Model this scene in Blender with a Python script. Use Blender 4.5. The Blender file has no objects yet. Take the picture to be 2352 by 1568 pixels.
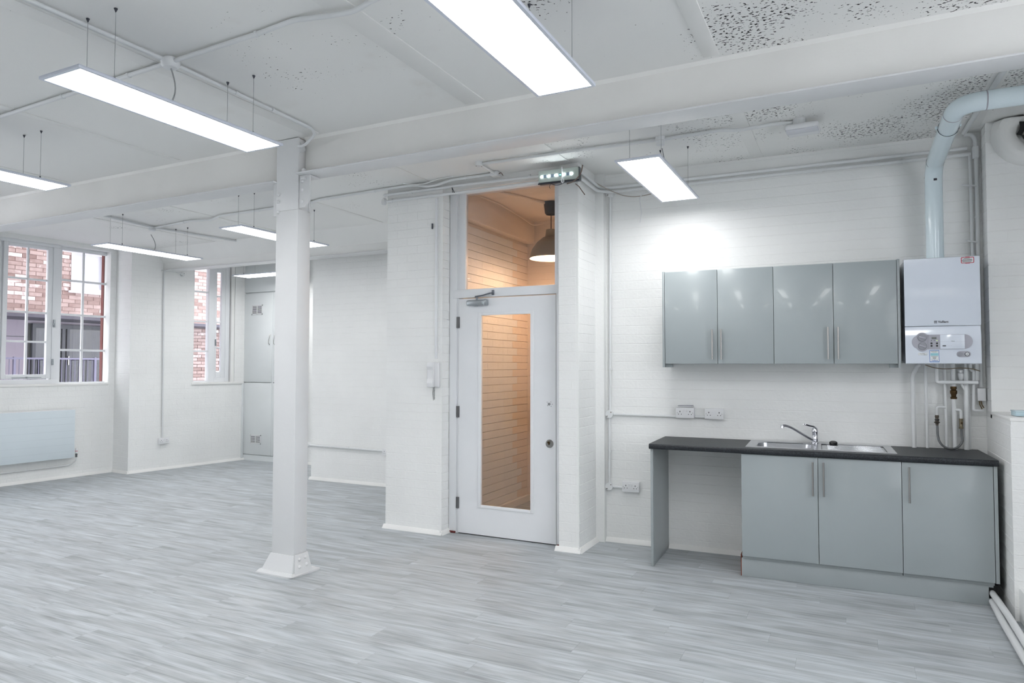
import bpy, bmesh, math, random
from mathutils import Vector, Matrix, noise
C = bpy.context.scene.collection
S = bpy.context.scene
rnd = random.Random(7)
PI = math.pi

# ------------------------------------------------------------------ camera, world, exposure
F_PX, PITCH, ROLL, YAW, EYE = 1568.0, math.radians(2.014), math.radians(.062), math.radians(26.42), 1.5
fwd = Vector((-math.sin(YAW)*math.cos(PITCH), math.cos(YAW)*math.cos(PITCH), math.sin(PITCH)))
rt0 = Vector((math.cos(YAW), math.sin(YAW), 0)); up0 = rt0.cross(fwd)
rt = math.cos(ROLL)*rt0 + math.sin(ROLL)*up0
up = -math.sin(ROLL)*rt0 + math.cos(ROLL)*up0
cam_data = bpy.data.cameras.new('camera'); cam = bpy.data.objects.new('camera', cam_data); C.objects.link(cam)
cam.matrix_world = Matrix(((rt.x, up.x, -fwd.x, 0), (rt.y, up.y, -fwd.y, 0), (rt.z, up.z, -fwd.z, EYE), (0, 0, 0, 1)))
cam_data.sensor_width = 36; cam_data.lens = 36*F_PX/2352; cam_data.clip_start = .05; cam_data.clip_end = 200
S.camera = cam

SKY = 4.4          # overcast daylight
PANEL = 11.0        # ceiling LED panels
w = bpy.data.worlds.new('overcast'); S.world = w; w.use_nodes = True
bg = w.node_tree.nodes['Background']; bg.inputs[0].default_value = (.945, .955, 1, 1); bg.inputs[1].default_value = SKY
S.view_settings.view_transform = 'Standard'; S.view_settings.look = 'None'
S.view_settings.gamma = 1; S.view_settings.exposure = .62; S.view_settings.use_curve_mapping = False

# measured directions -> points on real planes (photograph pixels, 2352 x 1568)
def ray(x, y): return (x-1176)*rt - (y-784)*up + F_PX*fwd
def atz(x, y, z):
    d = ray(x, y); return Vector((0, 0, EYE)) + d*((z-EYE)/d.z)
def onw(x, y, p, q, off=0):
    e = Vector((q[0]-p[0], q[1]-p[1])).normalized(); n = Vector((e.y, -e.x))
    o = Vector(p[:2]) + n*off; d = ray(x, y)
    t = o.dot(n)/(d.x*n.x+d.y*n.y); return Vector((0, 0, EYE)) + d*t

# ------------------------------------------------------------------ materials
def srgb(r, g, b):
    f = lambda c: (c/255/12.92) if c/255 <= .04045 else ((c/255+.055)/1.055)**2.4
    return (f(r), f(g), f(b), 1)
MATS = {}
def mat(name, col=(200, 200, 200), rough=.5, metal=0, bump=0, bscale=40, spec=None, coat=0, emit=None, estr=0):
    if name in MATS: return MATS[name]
    m = bpy.data.materials.new(name); m.use_nodes = True; nt = m.node_tree; p = nt.nodes['Principled BSDF']
    p.inputs['Base Color'].default_value = srgb(*col); p.inputs['Roughness'].default_value = rough
    p.inputs['Metallic'].default_value = metal
    if spec is not None: p.inputs['Specular IOR Level'].default_value = spec
    if coat: p.inputs['Coat Weight'].default_value = coat; p.inputs['Coat Roughness'].default_value = .04
    if emit: p.inputs['Emission Color'].default_value = srgb(*emit); p.inputs['Emission Strength'].default_value = estr
    N = nt.nodes.new; L = nt.links.new
    # faint unevenness in every surface so nothing is a flat swatch
    g = N('ShaderNodeNewGeometry'); n = N('ShaderNodeTexNoise'); n.inputs['Scale'].default_value = bscale; n.inputs['Detail'].default_value = 4
    L(g.outputs['Position'], n.inputs['Vector'])
    if bump:
        b = N('ShaderNodeBump'); b.inputs['Strength'].default_value = bump; b.inputs['Distance'].default_value = .004
        L(n.outputs['Fac'], b.inputs['Height']); L(b.outputs['Normal'], p.inputs['Normal'])
    mx = N('ShaderNodeMix'); mx.data_type = 'RGBA'; mx.inputs[6].default_value = srgb(*[max(0, c*.965) for c in col]); mx.inputs[7].default_value = srgb(*[min(255, c*1.015) for c in col])
    n2 = N('ShaderNodeTexNoise'); n2.inputs['Scale'].default_value = 2.3; n2.inputs['Detail'].default_value = 5
    L(g.outputs['Position'], n2.inputs['Vector']); L(n2.outputs['Fac'], mx.inputs[0]); L(mx.outputs[2], p.inputs['Base Color'])
    MATS[name] = m; return m

WALL = mat('painted_brick', (240, 241, 240), .55, bump=.55, bscale=45)
SMOOTHW = mat('painted_plaster', (239, 239, 237), .6, bump=.3, bscale=30)
WOODW = mat('white_gloss_paint', (235, 237, 240), .38, bump=.06, bscale=60)
STEELW = mat('painted_steel', (222, 223, 224), .45, bump=.25, bscale=35)
PIPEW = mat('painted_conduit', (226, 228, 229), .4, bump=.1)
PLAST = mat('white_plastic', (232, 233, 235), .28)
GREYC = mat('grey_cabinet', (162, 170, 172), .27, bump=.02, bscale=300, coat=.2)
GREYS = mat('grey_cabinet_side', (160, 167, 169), .35)
STEEL = mat('brushed_steel', (170, 168, 165), .3, 1)
SINK = mat('stainless_sink', (196, 198, 202), .24, 1, bump=.05, bscale=120)
CHROME = mat('chrome', (215, 216, 222), .08, 1)
ALU = mat('silver_paint', (160, 166, 170), .3, .6)
BRASS = mat('old_brass', (84, 66, 42), .4, .8)
DARK = mat('dark_gap', (22, 23, 25), .6)
BLACK = mat('black_plastic', (18, 19, 22), .35)
BOILERW = mat('boiler_enamel', (222, 229, 240), .16, coat=.5)
BOILG = mat('boiler_grey', (172, 172, 182), .4)
FLUE = mat('flue_blue_white', (226, 240, 246), .18, coat=.3)
HOSE = mat('braided_hose', (120, 122, 125), .35, .8, bump=.5, bscale=400)
RADW = mat('radiator_white', (218, 228, 234), .3)
CAB2 = mat('cupboard_white', (228, 232, 233), .4)
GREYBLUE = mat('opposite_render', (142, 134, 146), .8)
ANTH = mat('dark_frame', (52, 54, 64), .5)
RAIL = mat('galvanised_rail', (104, 102, 124), .5, .2)
BROWN = mat('brown_cord', (120, 104, 95), .6)
GREYCORD = mat('grey_cord', (158, 160, 160), .6)
REDM = mat('red_print', (190, 30, 60), .5)
BLUEM = mat('blue_print', (45, 110, 190), .5)
CYANM = mat('cyan_print', (150, 205, 215), .5)
INK = mat('dark_print', (60, 62, 72), .5)
PAPER = mat('label_paper', (225, 228, 230), .5)
GREYLAMP = mat('lamp_shade_grey', (150, 140, 125), .35)
LAMPIN = mat('lamp_shade_inside', (240, 232, 215), .5)
REDWOOD = mat('raw_edge', (120, 62, 44), .8)
STONE = mat('pale_sill', (200, 200, 205), .6)
HALLW = mat('hall_wall', (240, 226, 212), .6, bump=.5, bscale=45)
REDBRK = mat('raw_red_brick', (104, 46, 42), .8, bump=.5)

def emission(name, col, strength):
    m = bpy.data.materials.new(name); m.use_nodes = True; nt = m.node_tree; nt.nodes.clear()
    e = nt.nodes.new('ShaderNodeEmission'); o = nt.nodes.new('ShaderNodeOutputMaterial')
    e.inputs[0].default_value = col; e.inputs[1].default_value = strength; nt.links.new(e.outputs[0], o.inputs[0]); return m
LED = emission('led_diffuser', (1, 1, 1, 1), PANEL)
LEDDOT = emission('led_dot', (.9, .97, 1, 1), 60)
GREENDOT = emission('green_dot', (.1, .9, .45, 1), 6)
GREENDOT2 = emission('green_dot_small', (.7, 1, .3, 1), 1.2)
BULB = emission('warm_bulb', (1, .72, .42, 1), 40)

def glass(name, tint=(1, 1, 1, 1), refl=.06):
    m = bpy.data.materials.new(name); m.use_nodes = True; nt = m.node_tree; nt.nodes.clear(); N = nt.nodes.new
    t = N('ShaderNodeBsdfTransparent'); t.inputs[0].default_value = tint
    g = N('ShaderNodeBsdfGlossy'); g.inputs['Roughness'].default_value = .01
    f = N('ShaderNodeFresnel'); gg = N('ShaderNodeNewGeometry'); mr = N('ShaderNodeMapRange'); mr.inputs[3].default_value = 1.5; mr.inputs[4].default_value = 1/1.5; nt.links.new(gg.outputs['Backfacing'], mr.inputs[0]); nt.links.new(mr.outputs[0], f.inputs[0])   # same reflectance from both faces of the thin pane
    mx = N('ShaderNodeMixShader'); o = N('ShaderNodeOutputMaterial')
    nt.links.new(f.outputs[0], mx.inputs[0]); nt.links.new(t.outputs[0], mx.inputs[1]); nt.links.new(g.outputs[0], mx.inputs[2]); nt.links.new(mx.outputs[0], o.inputs[0])
    return m
GLASS = glass('clear_glass', (.97, .98, .98, 1)); DOORGLASS = glass('door_glass', (.86, .85, .86, 1))

def ceiling_mat():
    m = bpy.data.materials.new('flaking_ceiling'); m.use_nodes = True; nt = m.node_tree; p = nt.nodes['Principled BSDF']; N = nt.nodes.new; L = nt.links.new
    p.inputs['Roughness'].default_value = .7
    g = N('ShaderNodeNewGeometry'); sep = N('ShaderNodeSeparateXYZ'); L(g.outputs['Position'], sep.inputs[0])
    def noi(scale, det, x=None):
        n = N('ShaderNodeTexNoise'); n.inputs['Scale'].default_value = scale; n.inputs['Detail'].default_value = det
        L(x or g.outputs['Position'], n.inputs['Vector']); return n.outputs['Fac']
    def ramp(inp, a, b, c0=0, c1=1):
        r = N('ShaderNodeMapRange'); r.interpolation_type = 'SMOOTHSTEP'; r.inputs[1].default_value = a; r.inputs[2].default_value = b; r.inputs[3].default_value = c0; r.inputs[4].default_value = c1
        L(inp, r.inputs[0]); return r.outputs[0]
    def math_(op, a, b):
        n = N('ShaderNodeMath'); n.operation = op
        for i, v in ((0, a), (1, b)):
            if isinstance(v, (int, float)): n.inputs[i].default_value = v
            else: L(v, n.inputs[i])
        return n.outputs[0]
    mp = N('ShaderNodeMapping'); mp.inputs['Scale'].default_value = (1, 1.5, 1); mp.inputs['Rotation'].default_value = (0, 0, .5); L(g.outputs['Position'], mp.inputs[0])
    fine = noi(50, 3.2, mp.outputs[0]); area = noi(1.7, 3)
    xm = ramp(sep.outputs[0], -2.3, .0)
    a2 = ramp(math_('ADD', area, math_('MULTIPLY', xm, .20)), .50, .82)
    thr = math_('SUBTRACT', .79, math_('MULTIPLY', a2, .215))
    f = ramp(math_('SUBTRACT', fine, thr), 0, .012)
    stain = ramp(noi(2.1, 5), .64, .82, 0, .35)
    base = N('ShaderNodeMix'); base.data_type = 'RGBA'; base.inputs[6].default_value = srgb(238, 238, 236); base.inputs[7].default_value = srgb(214, 208, 200); L(stain, base.inputs[0])
    mx = N('ShaderNodeMix'); mx.data_type = 'RGBA'; mx.inputs[7].default_value = srgb(30, 28, 27); L(f, mx.inputs[0]); L(base.outputs[2], mx.inputs[6]); L(mx.outputs[2], p.inputs['Base Color'])
    b = N('ShaderNodeBump'); b.inputs['Strength'].default_value = .35; b.inputs['Distance'].default_value = .006
    L(math_('SUBTRACT', noi(9, 6), f), b.inputs['Height']); L(b.outputs['Normal'], p.inputs['Normal'])
    return m
CEIL = ceiling_mat()

def plank_mat():
    m = bpy.data.materials.new('grey_vinyl_plank'); m.use_nodes = True; nt = m.node_tree; p = nt.nodes['Principled BSDF']; N = nt.nodes.new; L = nt.links.new
    tc = N('ShaderNodeTexCoord'); oi = N('ShaderNodeObjectInfo'); sc = N('ShaderNodeVectorMath'); sc.operation = 'SCALE'; sc.inputs[3].default_value = 37.0
    cmb = N('ShaderNodeCombineXYZ'); L(oi.outputs['Random'], cmb.inputs[0]); L(oi.outputs['Random'], cmb.inputs[1]); L(cmb.outputs[0], sc.inputs[0])
    add = N('ShaderNodeVectorMath'); L(tc.outputs['Object'], add.inputs[0]); L(sc.outputs[0], add.inputs[1])
    def noi(s, sx, sy, det, dist=0):
        mp = N('ShaderNodeMapping'); mp.inputs['Scale'].default_value = (sx, sy, 1); L(add.outputs[0], mp.inputs[0])
        n = N('ShaderNodeTexNoise'); n.inputs['Scale'].default_value = s; n.inputs['Detail'].default_value = det; n.inputs['Distortion'].default_value = dist; L(mp.outputs[0], n.inputs['Vector']); return n.outputs['Fac']
    a = noi(1, 2.0, 24, 8, .8); b = noi(1, 3.5, 120, 6, .3); c = noi(1, 1.6, 9, 4, 1.0)
    def ramp(f, stops):
        r = N('ShaderNodeValToRGB'); e = r.color_ramp.elements
        e[0].position, e[0].color = stops[0]; e[1].position, e[1].color = stops[-1]
        for s in stops[1:-1]:
            q = e.new(s[0]); q.color = s[1]
        L(f, r.inputs[0]); return r.outputs[0]
    ca = ramp(a, [(.28, srgb(160, 165, 168)), (.42, srgb(180, 186, 190)), (.54, srgb(190, 196, 200)), (.74, srgb(204, 210, 214))])
    cb = ramp(b, [(.30, srgb(216, 217, 218)), (.48, srgb(245, 245, 245)), (.75, srgb(255, 255, 255))])
    cc = ramp(c, [(.30, srgb(226, 224, 222)), (.62, srgb(255, 255, 255))])
    m1 = N('ShaderNodeMix'); m1.data_type = 'RGBA'; m1.blend_type = 'MULTIPLY'; m1.inputs[0].default_value = 1; L(ca, m1.inputs[6]); L(cb, m1.inputs[7])
    m2 = N('ShaderNodeMix'); m2.data_type = 'RGBA'; m2.blend_type = 'MULTIPLY'; m2.inputs[0].default_value = 1; L(m1.outputs[2], m2.inputs[6]); L(cc, m2.inputs[7])
    hv = N('ShaderNodeHueSaturation'); mr = N('ShaderNodeMapRange'); mr.inputs[3].default_value = .955; mr.inputs[4].default_value = 1.035; L(oi.outputs['Random'], mr.inputs[0]); L(mr.outputs[0], hv.inputs['Value']); L(m2.outputs[2], hv.inputs['Color'])
    L(hv.outputs[0], p.inputs['Base Color']); p.inputs['Roughness'].default_value = .5
    bp = N('ShaderNodeBump'); bp.inputs['Strength'].default_value = .12; bp.inputs['Distance'].default_value = .002; L(b, bp.inputs['Height']); L(bp.outputs['Normal'], p.inputs['Normal'])
    return m
PLANK = plank_mat()

def outbrick_mat():
    m = bpy.data.materials.new('pink_stock_brick'); m.use_nodes = True; nt = m.node_tree; p = nt.nodes['Principled BSDF']; N = nt.nodes.new; L = nt.links.new
    g = N('ShaderNodeNewGeometry'); oi = N('ShaderNodeObjectInfo')
    n = N('ShaderNodeTexNoise'); n.inputs['Scale'].default_value = 14; n.inputs['Detail'].default_value = 6; L(g.outputs['Position'], n.inputs['Vector'])
    md = N('ShaderNodeMath'); md.operation = 'MULTIPLY_ADD'; md.inputs[1].default_value = .62; L(oi.outputs['Random'], md.inputs[0])
    m2 = N('ShaderNodeMath'); m2.operation = 'MULTIPLY'; m2.inputs[1].default_value = .45; L(n.outputs['Fac'], m2.inputs[0]); L(m2.outputs[0], md.inputs[2])
    r = N('ShaderNodeValToRGB'); e = r.color_ramp.elements; e[0].position = .1; e[0].color = srgb(114, 92, 88); e[1].position = .85; e[1].color = srgb(214, 205, 205)
    for pos, c in ((.35, (140, 120, 116)), (.6, (168, 150, 147)), (.72, (150, 132, 129))):
        q = e.new(pos); q.color = srgb(*c)
    L(md.outputs[0], r.inputs[0]); L(r.outputs[0], p.inputs['Base Color']); p.inputs['Roughness'].default_value = .9
    b = N('ShaderNodeBump'); b.inputs['Strength'].default_value = .6; b.inputs['Distance'].default_value = .01; L(n.outputs['Fac'], b.inputs['Height']); L(b.outputs['Normal'], p.inputs['Normal'])
    return m
OUTBRICK = outbrick_mat(); MORTAR = mat('mortar', (168, 146, 142), .9)

def counter_mat():
    m = mat('worktop_laminate', (40, 42, 46), .42, spec=.3); nt = m.node_tree; p = nt.nodes['Principled BSDF']; N = nt.nodes.new; L = nt.links.new
    g = N('ShaderNodeNewGeometry'); v = N('ShaderNodeTexNoise'); v.inputs['Scale'].default_value = 170; v.inputs['Detail'].default_value = 3; L(g.outputs['Position'], v.inputs['Vector'])
    r = N('ShaderNodeValToRGB'); e = r.color_ramp.elements; e[0].position = .45; e[0].color = srgb(34, 36, 40); e[1].position = .85; e[1].color = srgb(72, 78, 84)
    L(v.outputs['Fac'], r.inputs[0]); L(r.outputs[0], p.inputs['Base Color']); return m
COUNTER = counter_mat()
def curtain_mat():
    m = mat('lace_curtain', (150, 152, 190), .9); nt = m.node_tree; p = nt.nodes['Principled BSDF']; N = nt.nodes.new; L = nt.links.new
    g = N('ShaderNodeNewGeometry'); v = N('ShaderNodeTexVoronoi'); v.inputs['Scale'].default_value = 28; L(g.outputs['Position'], v.inputs['Vector'])
    r = N('ShaderNodeValToRGB'); e = r.color_ramp.elements; e[0].position = .1; e[0].color = srgb(104, 108, 140); e[1].position = .4; e[1].color = srgb(34, 37, 62)
    L(v.outputs['Distance'], r.inputs[0]); L(r.outputs[0], p.inputs['Base Color']); return m
CURT = curtain_mat()

# ------------------------------------------------------------------ mesh helpers
class B:
    def __init__(s): s.bm = bmesh.new(); s.mats = []
    def mi(s, m):
        if m is None: return 0
        if m not in s.mats: s.mats.append(m)
        return s.mats.index(m)
    def faces(s, vs, fs, m=None, smooth=False):
        v = [s.bm.verts.new(p) for p in vs]; k = s.mi(m)
        for f in fs:
            try: q = s.bm.faces.new([v[i] for i in f]); q.material_index = k; q.smooth = smooth
            except ValueError: pass
        return v
    def box(s, a, b, bev=0, m=None, M=None, seg=2):
        x0, x1 = sorted((a[0], b[0])); y0, y1 = sorted((a[1], b[1])); z0, z1 = sorted((a[2], b[2]))
        ps = [Vector(p) for p in ((x0,y0,z0),(x1,y0,z0),(x1,y1,z0),(x0,y1,z0),(x0,y0,z1),(x1,y0,z1),(x1,y1,z1),(x0,y1,z1))]
        if M: ps = [M @ p for p in ps]
        nf = len(s.bm.faces)
        v = s.faces(ps, ((0,3,2,1),(4,5,6,7),(0,1,5,4),(1,2,6,5),(2,3,7,6),(3,0,4,7)), m)
        if bev:
            es = list({e for q in v for e in q.link_edges}); k = s.mi(m)
            r = bmesh.ops.bevel(s.bm, geom=es, offset=bev, segments=seg, profile=.5, affect='EDGES', clamp_overlap=True)
            for f in r['faces']: f.material_index = k; f.smooth = True
        return s
    def prism(s, poly, h0, h1, axis='z', m=None, M=None):
        n = len(poly)
        def P(a, b, h): return Vector({'z': (a, b, h), 'y': (a, h, b), 'x': (h, a, b)}[axis])
        ps = [P(a, b, h0) for a, b in poly] + [P(a, b, h1) for a, b in poly]
        if M: ps = [M @ p for p in ps]
        s.faces(ps, [tuple(range(n))[::-1], tuple(range(n, 2*n))] + [(i, (i+1) % n, n+(i+1) % n, n+i) for i in range(n)], m); return s
    def tube(s, pts, r, n=10, m=None, cap=True, flat=None):
        pts = [Vector(p) for p in pts]; rs = r if isinstance(r, (list, tuple)) else [r]*len(pts); k = s.mi(m)
        rings = []; prev = None
        for i, p in enumerate(pts):
            t = ((pts[min(i+1, len(pts)-1)] - p).normalized() + (p - pts[max(i-1, 0)]).normalized())
            if t.length < 1e-6: t = pts[-1]-pts[0]
            t.normalize()
            if prev is None:
                a = Vector((0, 0, 1)) if abs(t.z) < .9 else Vector((1, 0, 0)); u = t.cross(a).normalized()
            else: u = (prev - t*prev.dot(t)).normalized()
            prev = u; v = t.cross(u)
            rings.append([s.bm.verts.new(p + (u*math.cos(2*PI*j/n)+v*math.sin(2*PI*j/n))*rs[i]) for j in range(n)])
        for i in range(len(rings)-1):
            for j in range(n):
                f = s.bm.faces.new((rings[i][j], rings[i][(j+1) % n], rings[i+1][(j+1) % n], rings[i+1][j])); f.smooth = True; f.material_index = k
        if cap:
            for rg in (rings[0][::-1], rings[-1]):
                f = s.bm.faces.new(rg); f.material_index = k
        return s
    def cyl(s, p, q, r, n=16, m=None): return s.tube([p, q], r, n, m)
    def lathe(s, prof, center, axis=(0, 0, 1), n=24, m=None, a0=0, a1=2*PI):
        ax = Vector(axis).normalized(); h = Vector((1, 0, 0)) if abs(ax.x) < .9 else Vector((0, 1, 0)); u = ax.cross(h).normalized(); v = ax.cross(u); c = Vector(center); k = s.mi(m)
        full = abs(a1-a0-2*PI) < 1e-6; cnt = n if full else n+1
        rings = [[s.bm.verts.new(c + ax*z + (u*math.cos(a0+(a1-a0)*j/n)+v*math.sin(a0+(a1-a0)*j/n))*max(r, 1e-5)) for j in range(cnt)] for r, z in prof]
        for i in range(len(rings)-1):
            for j in range(n):
                j2 = (j+1) % cnt
                try: f = s.bm.faces.new((rings[i][j], rings[i][j2], rings[i+1][j2], rings[i+1][j])); f.smooth = True; f.material_index = k
                except ValueError: pass
        return s
    def done(s, name, m=None, parent=None, world=False, fix=True):
        if fix: bmesh.ops.recalc_face_normals(s.bm, faces=s.bm.faces)
        off = Vector((0, 0, 0))
        if parent is not None and world: off = parent.location.copy()
        if parent is None and len(s.bm.verts):
            xs = [v.co for v in s.bm.verts]; off = Vector(((min(v.x for v in xs)+max(v.x for v in xs))/2, (min(v.y for v in xs)+max(v.y for v in xs))/2, min(v.z for v in xs)))
        if off.length: bmesh.ops.translate(s.bm, verts=s.bm.verts, vec=-off)
        me = bpy.data.meshes.new(name); s.bm.to_mesh(me); s.bm.free()
        if s.mats:
            for q in s.mats: me.materials.append(q)
        if m is not None:
            if s.mats: me.materials[0] = s.mats[0]
            else: me.materials.append(m)
        try: me.set_sharp_from_angle(angle=math.radians(40))
        except Exception: pass
        o = bpy.data.objects.new(name, me); C.objects.link(o)
        if parent is not None: o.parent = parent
        else: o.location = off
        return o

def thing(name, label, cat, loc=(0, 0, 0), rotz=0, group=None):
    o = bpy.data.objects.new(name, None); C.objects.link(o); o.empty_display_size = .05
    o.location = loc; o.rotation_euler = (0, 0, rotz); o['label'] = label; o['category'] = cat
    if group: o['group'] = group
    return o
def tag(o, label, cat, group=None):
    o['label'] = label; o['category'] = cat
    if group: o['group'] = group
    return o
def struct(o): o['kind'] = 'structure'; return o
def copy_tree(o, parent=None):
    c = o.copy(); C.objects.link(c); c.parent = parent
    for ch in [x for x in KIDS.get(o.name, [])]: copy_tree(ch, c)
    return c
KIDS = {}
def index_kids(o):
    KIDS[o.name] = [x for x in C.objects if x.parent == o]
    for x in KIDS[o.name]: index_kids(x)
def round_path(pts, r, n=5):
    pts = [Vector(p) for p in pts]; out = [pts[0]]
    for i in range(1, len(pts)-1):
        a, b, c = pts[i-1], pts[i], pts[i+1]; d1 = (a-b); d2 = (c-b); k = min(r, d1.length*.45, d2.length*.45)
        p, q = b + d1.normalized()*k, b + d2.normalized()*k
        for j in range(n+1):
            t = j/n; out.append(p*(1-t)**2 + b*2*t*(1-t) + q*t*t)
    out.append(pts[-1]); return out
def text_obj(s, name, size, loc, rotz, m, parent, bold=0, ex=.0006):
    cu = bpy.data.curves.new(name, 'FONT'); cu.body = s; cu.size = size; cu.extrude = ex; cu.align_x = 'CENTER'; cu.align_y = 'CENTER'; cu.offset = bold
    cu.resolution_u = 2
    t = bpy.data.objects.new(name, cu); C.objects.link(t)
    dg = bpy.context.evaluated_depsgraph_get(); me = bpy.data.meshes.new_from_object(t.evaluated_get(dg)); bpy.data.objects.remove(t)
    me.materials.clear(); me.materials.append(m)
    o = bpy.data.objects.new(name, me); C.objects.link(o); o.parent = parent; o.location = loc; o.rotation_euler = (PI/2, 0, rotz); return o

# ------------------------------------------------------------------ measured plan (metres)
H = 3.16
KA = math.radians(2.3); KO = Vector((-1.96, 5.655)); KE = Vector((math.cos(KA), math.sin(KA))); KN = Vector((math.sin(KA), -math.cos(KA)))
def K(u, v, z): p = KO + KE*u + KN*v; return Vector((p.x, p.y, z))       # kitchen wall frame: u along, v out of the wall
KP1 = K(2.83, 0, 0)
def KX(x, y, v=0): return onw(x, y, K(0, 0, 0), K(1, 0, 0), v)
def seg(p, q, s):
    d = (Vector(q)-Vector(p)); return Vector(p) + d.normalized()*s
LW = [(-10.02, -3.2), (-9.34, 6.157), (-8.967, 6.13), (-8.83, 7.02), (-8.70, 7.88)]
LW[0] = tuple(seg((-9.34, 6.157), (-9.44, 4.79), 9.4))

def vis_key(p):
    v = Vector(p)-Vector((0, 0, EYE)); d = v.dot(fwd)
    if d < .2: return 1e6
    x, y = 1176+F_PX*v.dot(rt)/d, 784-F_PX*v.dot(up)/d
    if not (-40 < x < 2392 and -40 < y < 1608): return 1e5+d
    return d

# bricks: shared meshes with a chamfered, slightly uneven face; local x along the wall, y outwards (-y = into room), z up
BC, BL, BJ = .0765, .2241, .0009
BR_CACHE = {}
def brick_mesh(L, h, dep, var, m, cz=.0022, cx=.0, jit=.0009, tag_=''):
    key = (round(L, 4), round(h, 3), var, tag_)
    if key in BR_CACHE: return BR_CACHE[key]
    r = random.Random(int(L*10000)*7+var*131)
    L = key[0]; j = lambda: r.uniform(-jit, jit)
    y = -dep; c = .0015 if not tag_ else .006
    back = [(0, 0, 0), (L, 0, 0), (L, 0, h), (0, 0, h)]
    mid = [(0, y+c, 0), (L, y+c, 0), (L, y+c, h), (0, y+c, h)]
    k = 4; fr = []
    xs = [cx+(L-2*cx)*i/k for i in range(k+1)]
    e_ = [0 if i in (0, k) and not tag_ else 1 for i in range(k+1)]; lo = [(x, y+j()*.5*q, cz+j()*q) for x, q in zip(xs, e_)]; hi = [(x, y+j()*.5*q, h-cz+j()*q) for x, q in zip(xs, e_)]
    vs = back+mid+lo+hi; n = 8; a = n; b = n+k+1
    fs = [(0, 1, 5, 4), (1, 2, 6, 5), (2, 3, 7, 6), (3, 0, 4, 7)]
    fs += [(a+i, a+i+1, b+i+1, b+i) for i in range(k)]
    fs += [tuple([4, 5]+[a+i for i in range(k, -1, -1)]), tuple([6, 7]+[b+i for i in range(k+1)]), (5, 6, b+k, a+k), (7, 4, a, b)]
    me = bpy.data.meshes.new('brick'); me.from_pydata(vs, [], fs); me.materials.append(m); me.update(); BR_CACHE[key] = me; return me

def lay_bricks(parent, runs, m, cap=300, dep=.02, pitch=BC, L0=BL, joint=BJ, tag_='', part='brick', zlab=None):
    """runs: (p0, p1, z0, z1, holes) with the room on the right-hand side of p0->p1"""
    items = []
    for ri, (p0, p1, z0, z1, holes) in enumerate(runs):
        p0 = Vector(p0); p1 = Vector(p1); d = p1-p0; LL = d.length; d.normalize(); nrm = Vector((d.y, -d.x)); ang = math.atan2(d.y, d.x)
        row = 0; z = z0
        while z < z1-.02:
            rowoff = rnd.uniform(-.0007, .0007) if not tag_ else 0
            h = min(pitch-(.0035 if not tag_ else .010), z1-z-.002)
            ivs = [(0, LL)]
            for (a, b, za, zb) in holes:
                if z+h > za+.01 and z < zb-.01:
                    nx = []
                    for (s, e) in ivs:
                        if b <= s or a >= e: nx.append((s, e))
                        else:
                            if a-s > .03: nx.append((s, a))
                            if e-b > .03: nx.append((b, e))
                    ivs = nx
            for (s, e) in ivs:
                x = s - (L0+joint)*(.5 if row % 2 else 0) - (.0 if tag_ else rnd.choice((0, 0, 0)))
                while x < e-.02:
                    a, b = max(x, s), min(x+L0, e)
                    if b-a > .025:
                        c = p0 + d*((a+b)/2) + nrm*.0
                        items.append((vis_key((c.x, c.y, z+h/2)), p0+d*a, b-a, h, z, ang, nrm, rowoff))
                    x += L0+joint
            row += 1; z += pitch
    items.sort(key=lambda t: t[0])
    rest = []
    for i, (key, p, L, h, z, ang, nrm, rowoff) in enumerate(items):
        var = rnd.randrange(4); off = rowoff + rnd.uniform(-.00005, .00005) - (0 if not tag_ else rnd.uniform(0, .006))
        loc = Vector((p.x, p.y, z)) - Vector((nrm.x, nrm.y, 0))*(dep+off)
        if i < cap and key < 1e5:
            o = bpy.data.objects.new(part, brick_mesh(L, h, dep, var, m, tag_=tag_)); C.objects.link(o); o.parent = parent
            o.location = loc - parent.location; o.rotation_euler = (0, 0, ang)
        else: rest.append((loc, L, h, ang, var))
    if rest:
        vs = []; fs = []
        for loc, L, h, ang, var in rest:
            me = brick_mesh(L, h, dep, var, m, tag_=tag_); ca, sa = math.cos(ang), math.sin(ang); n0 = len(vs)
            for v in me.vertices: vs.append((loc.x+v.co.x*ca-v.co.y*sa-parent.location.x, loc.y+v.co.x*sa+v.co.y*ca-parent.location.y, loc.z+v.co.z-parent.location.z))
            for f in me.polygons: fs.append(tuple(n0+i for i in f.vertices))
        me = bpy.data.meshes.new('brickwork'); me.from_pydata(vs, [], fs); me.materials.append(m)
        o = bpy.data.objects.new('brickwork', me); C.objects.link(o); o.parent = parent; o['kind'] = 'stuff'

def backing(b, p0, p1, z0, z1, thick, holes=(), m=None, set_back=.0016, ext0=0, ext1=0):
    p0 = Vector(p0); p1 = Vector(p1); d = p1-p0; L = d.length; d.normalize()
    M = Matrix.Translation((p0.x, p0.y, 0)) @ Matrix.Rotation(math.atan2(d.y, d.x), 4, 'Z')
    xs = sorted({-ext0, L+ext1} | {a for h in holes for a in h[:2]})
    for s, e in zip(xs[:-1], xs[1:]):
        hs = sorted([(h[2], h[3]) for h in holes if h[0] < (s+e)/2 < h[1]]); z = z0
        for a, c in hs:
            if a > z: b.box((s, set_back, z), (e, thick, a), m=m, M=M)
            z = max(z, c)
        if z < z1: b.box((s, set_back, z), (e, thick, z1), m=m, M=M)

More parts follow.
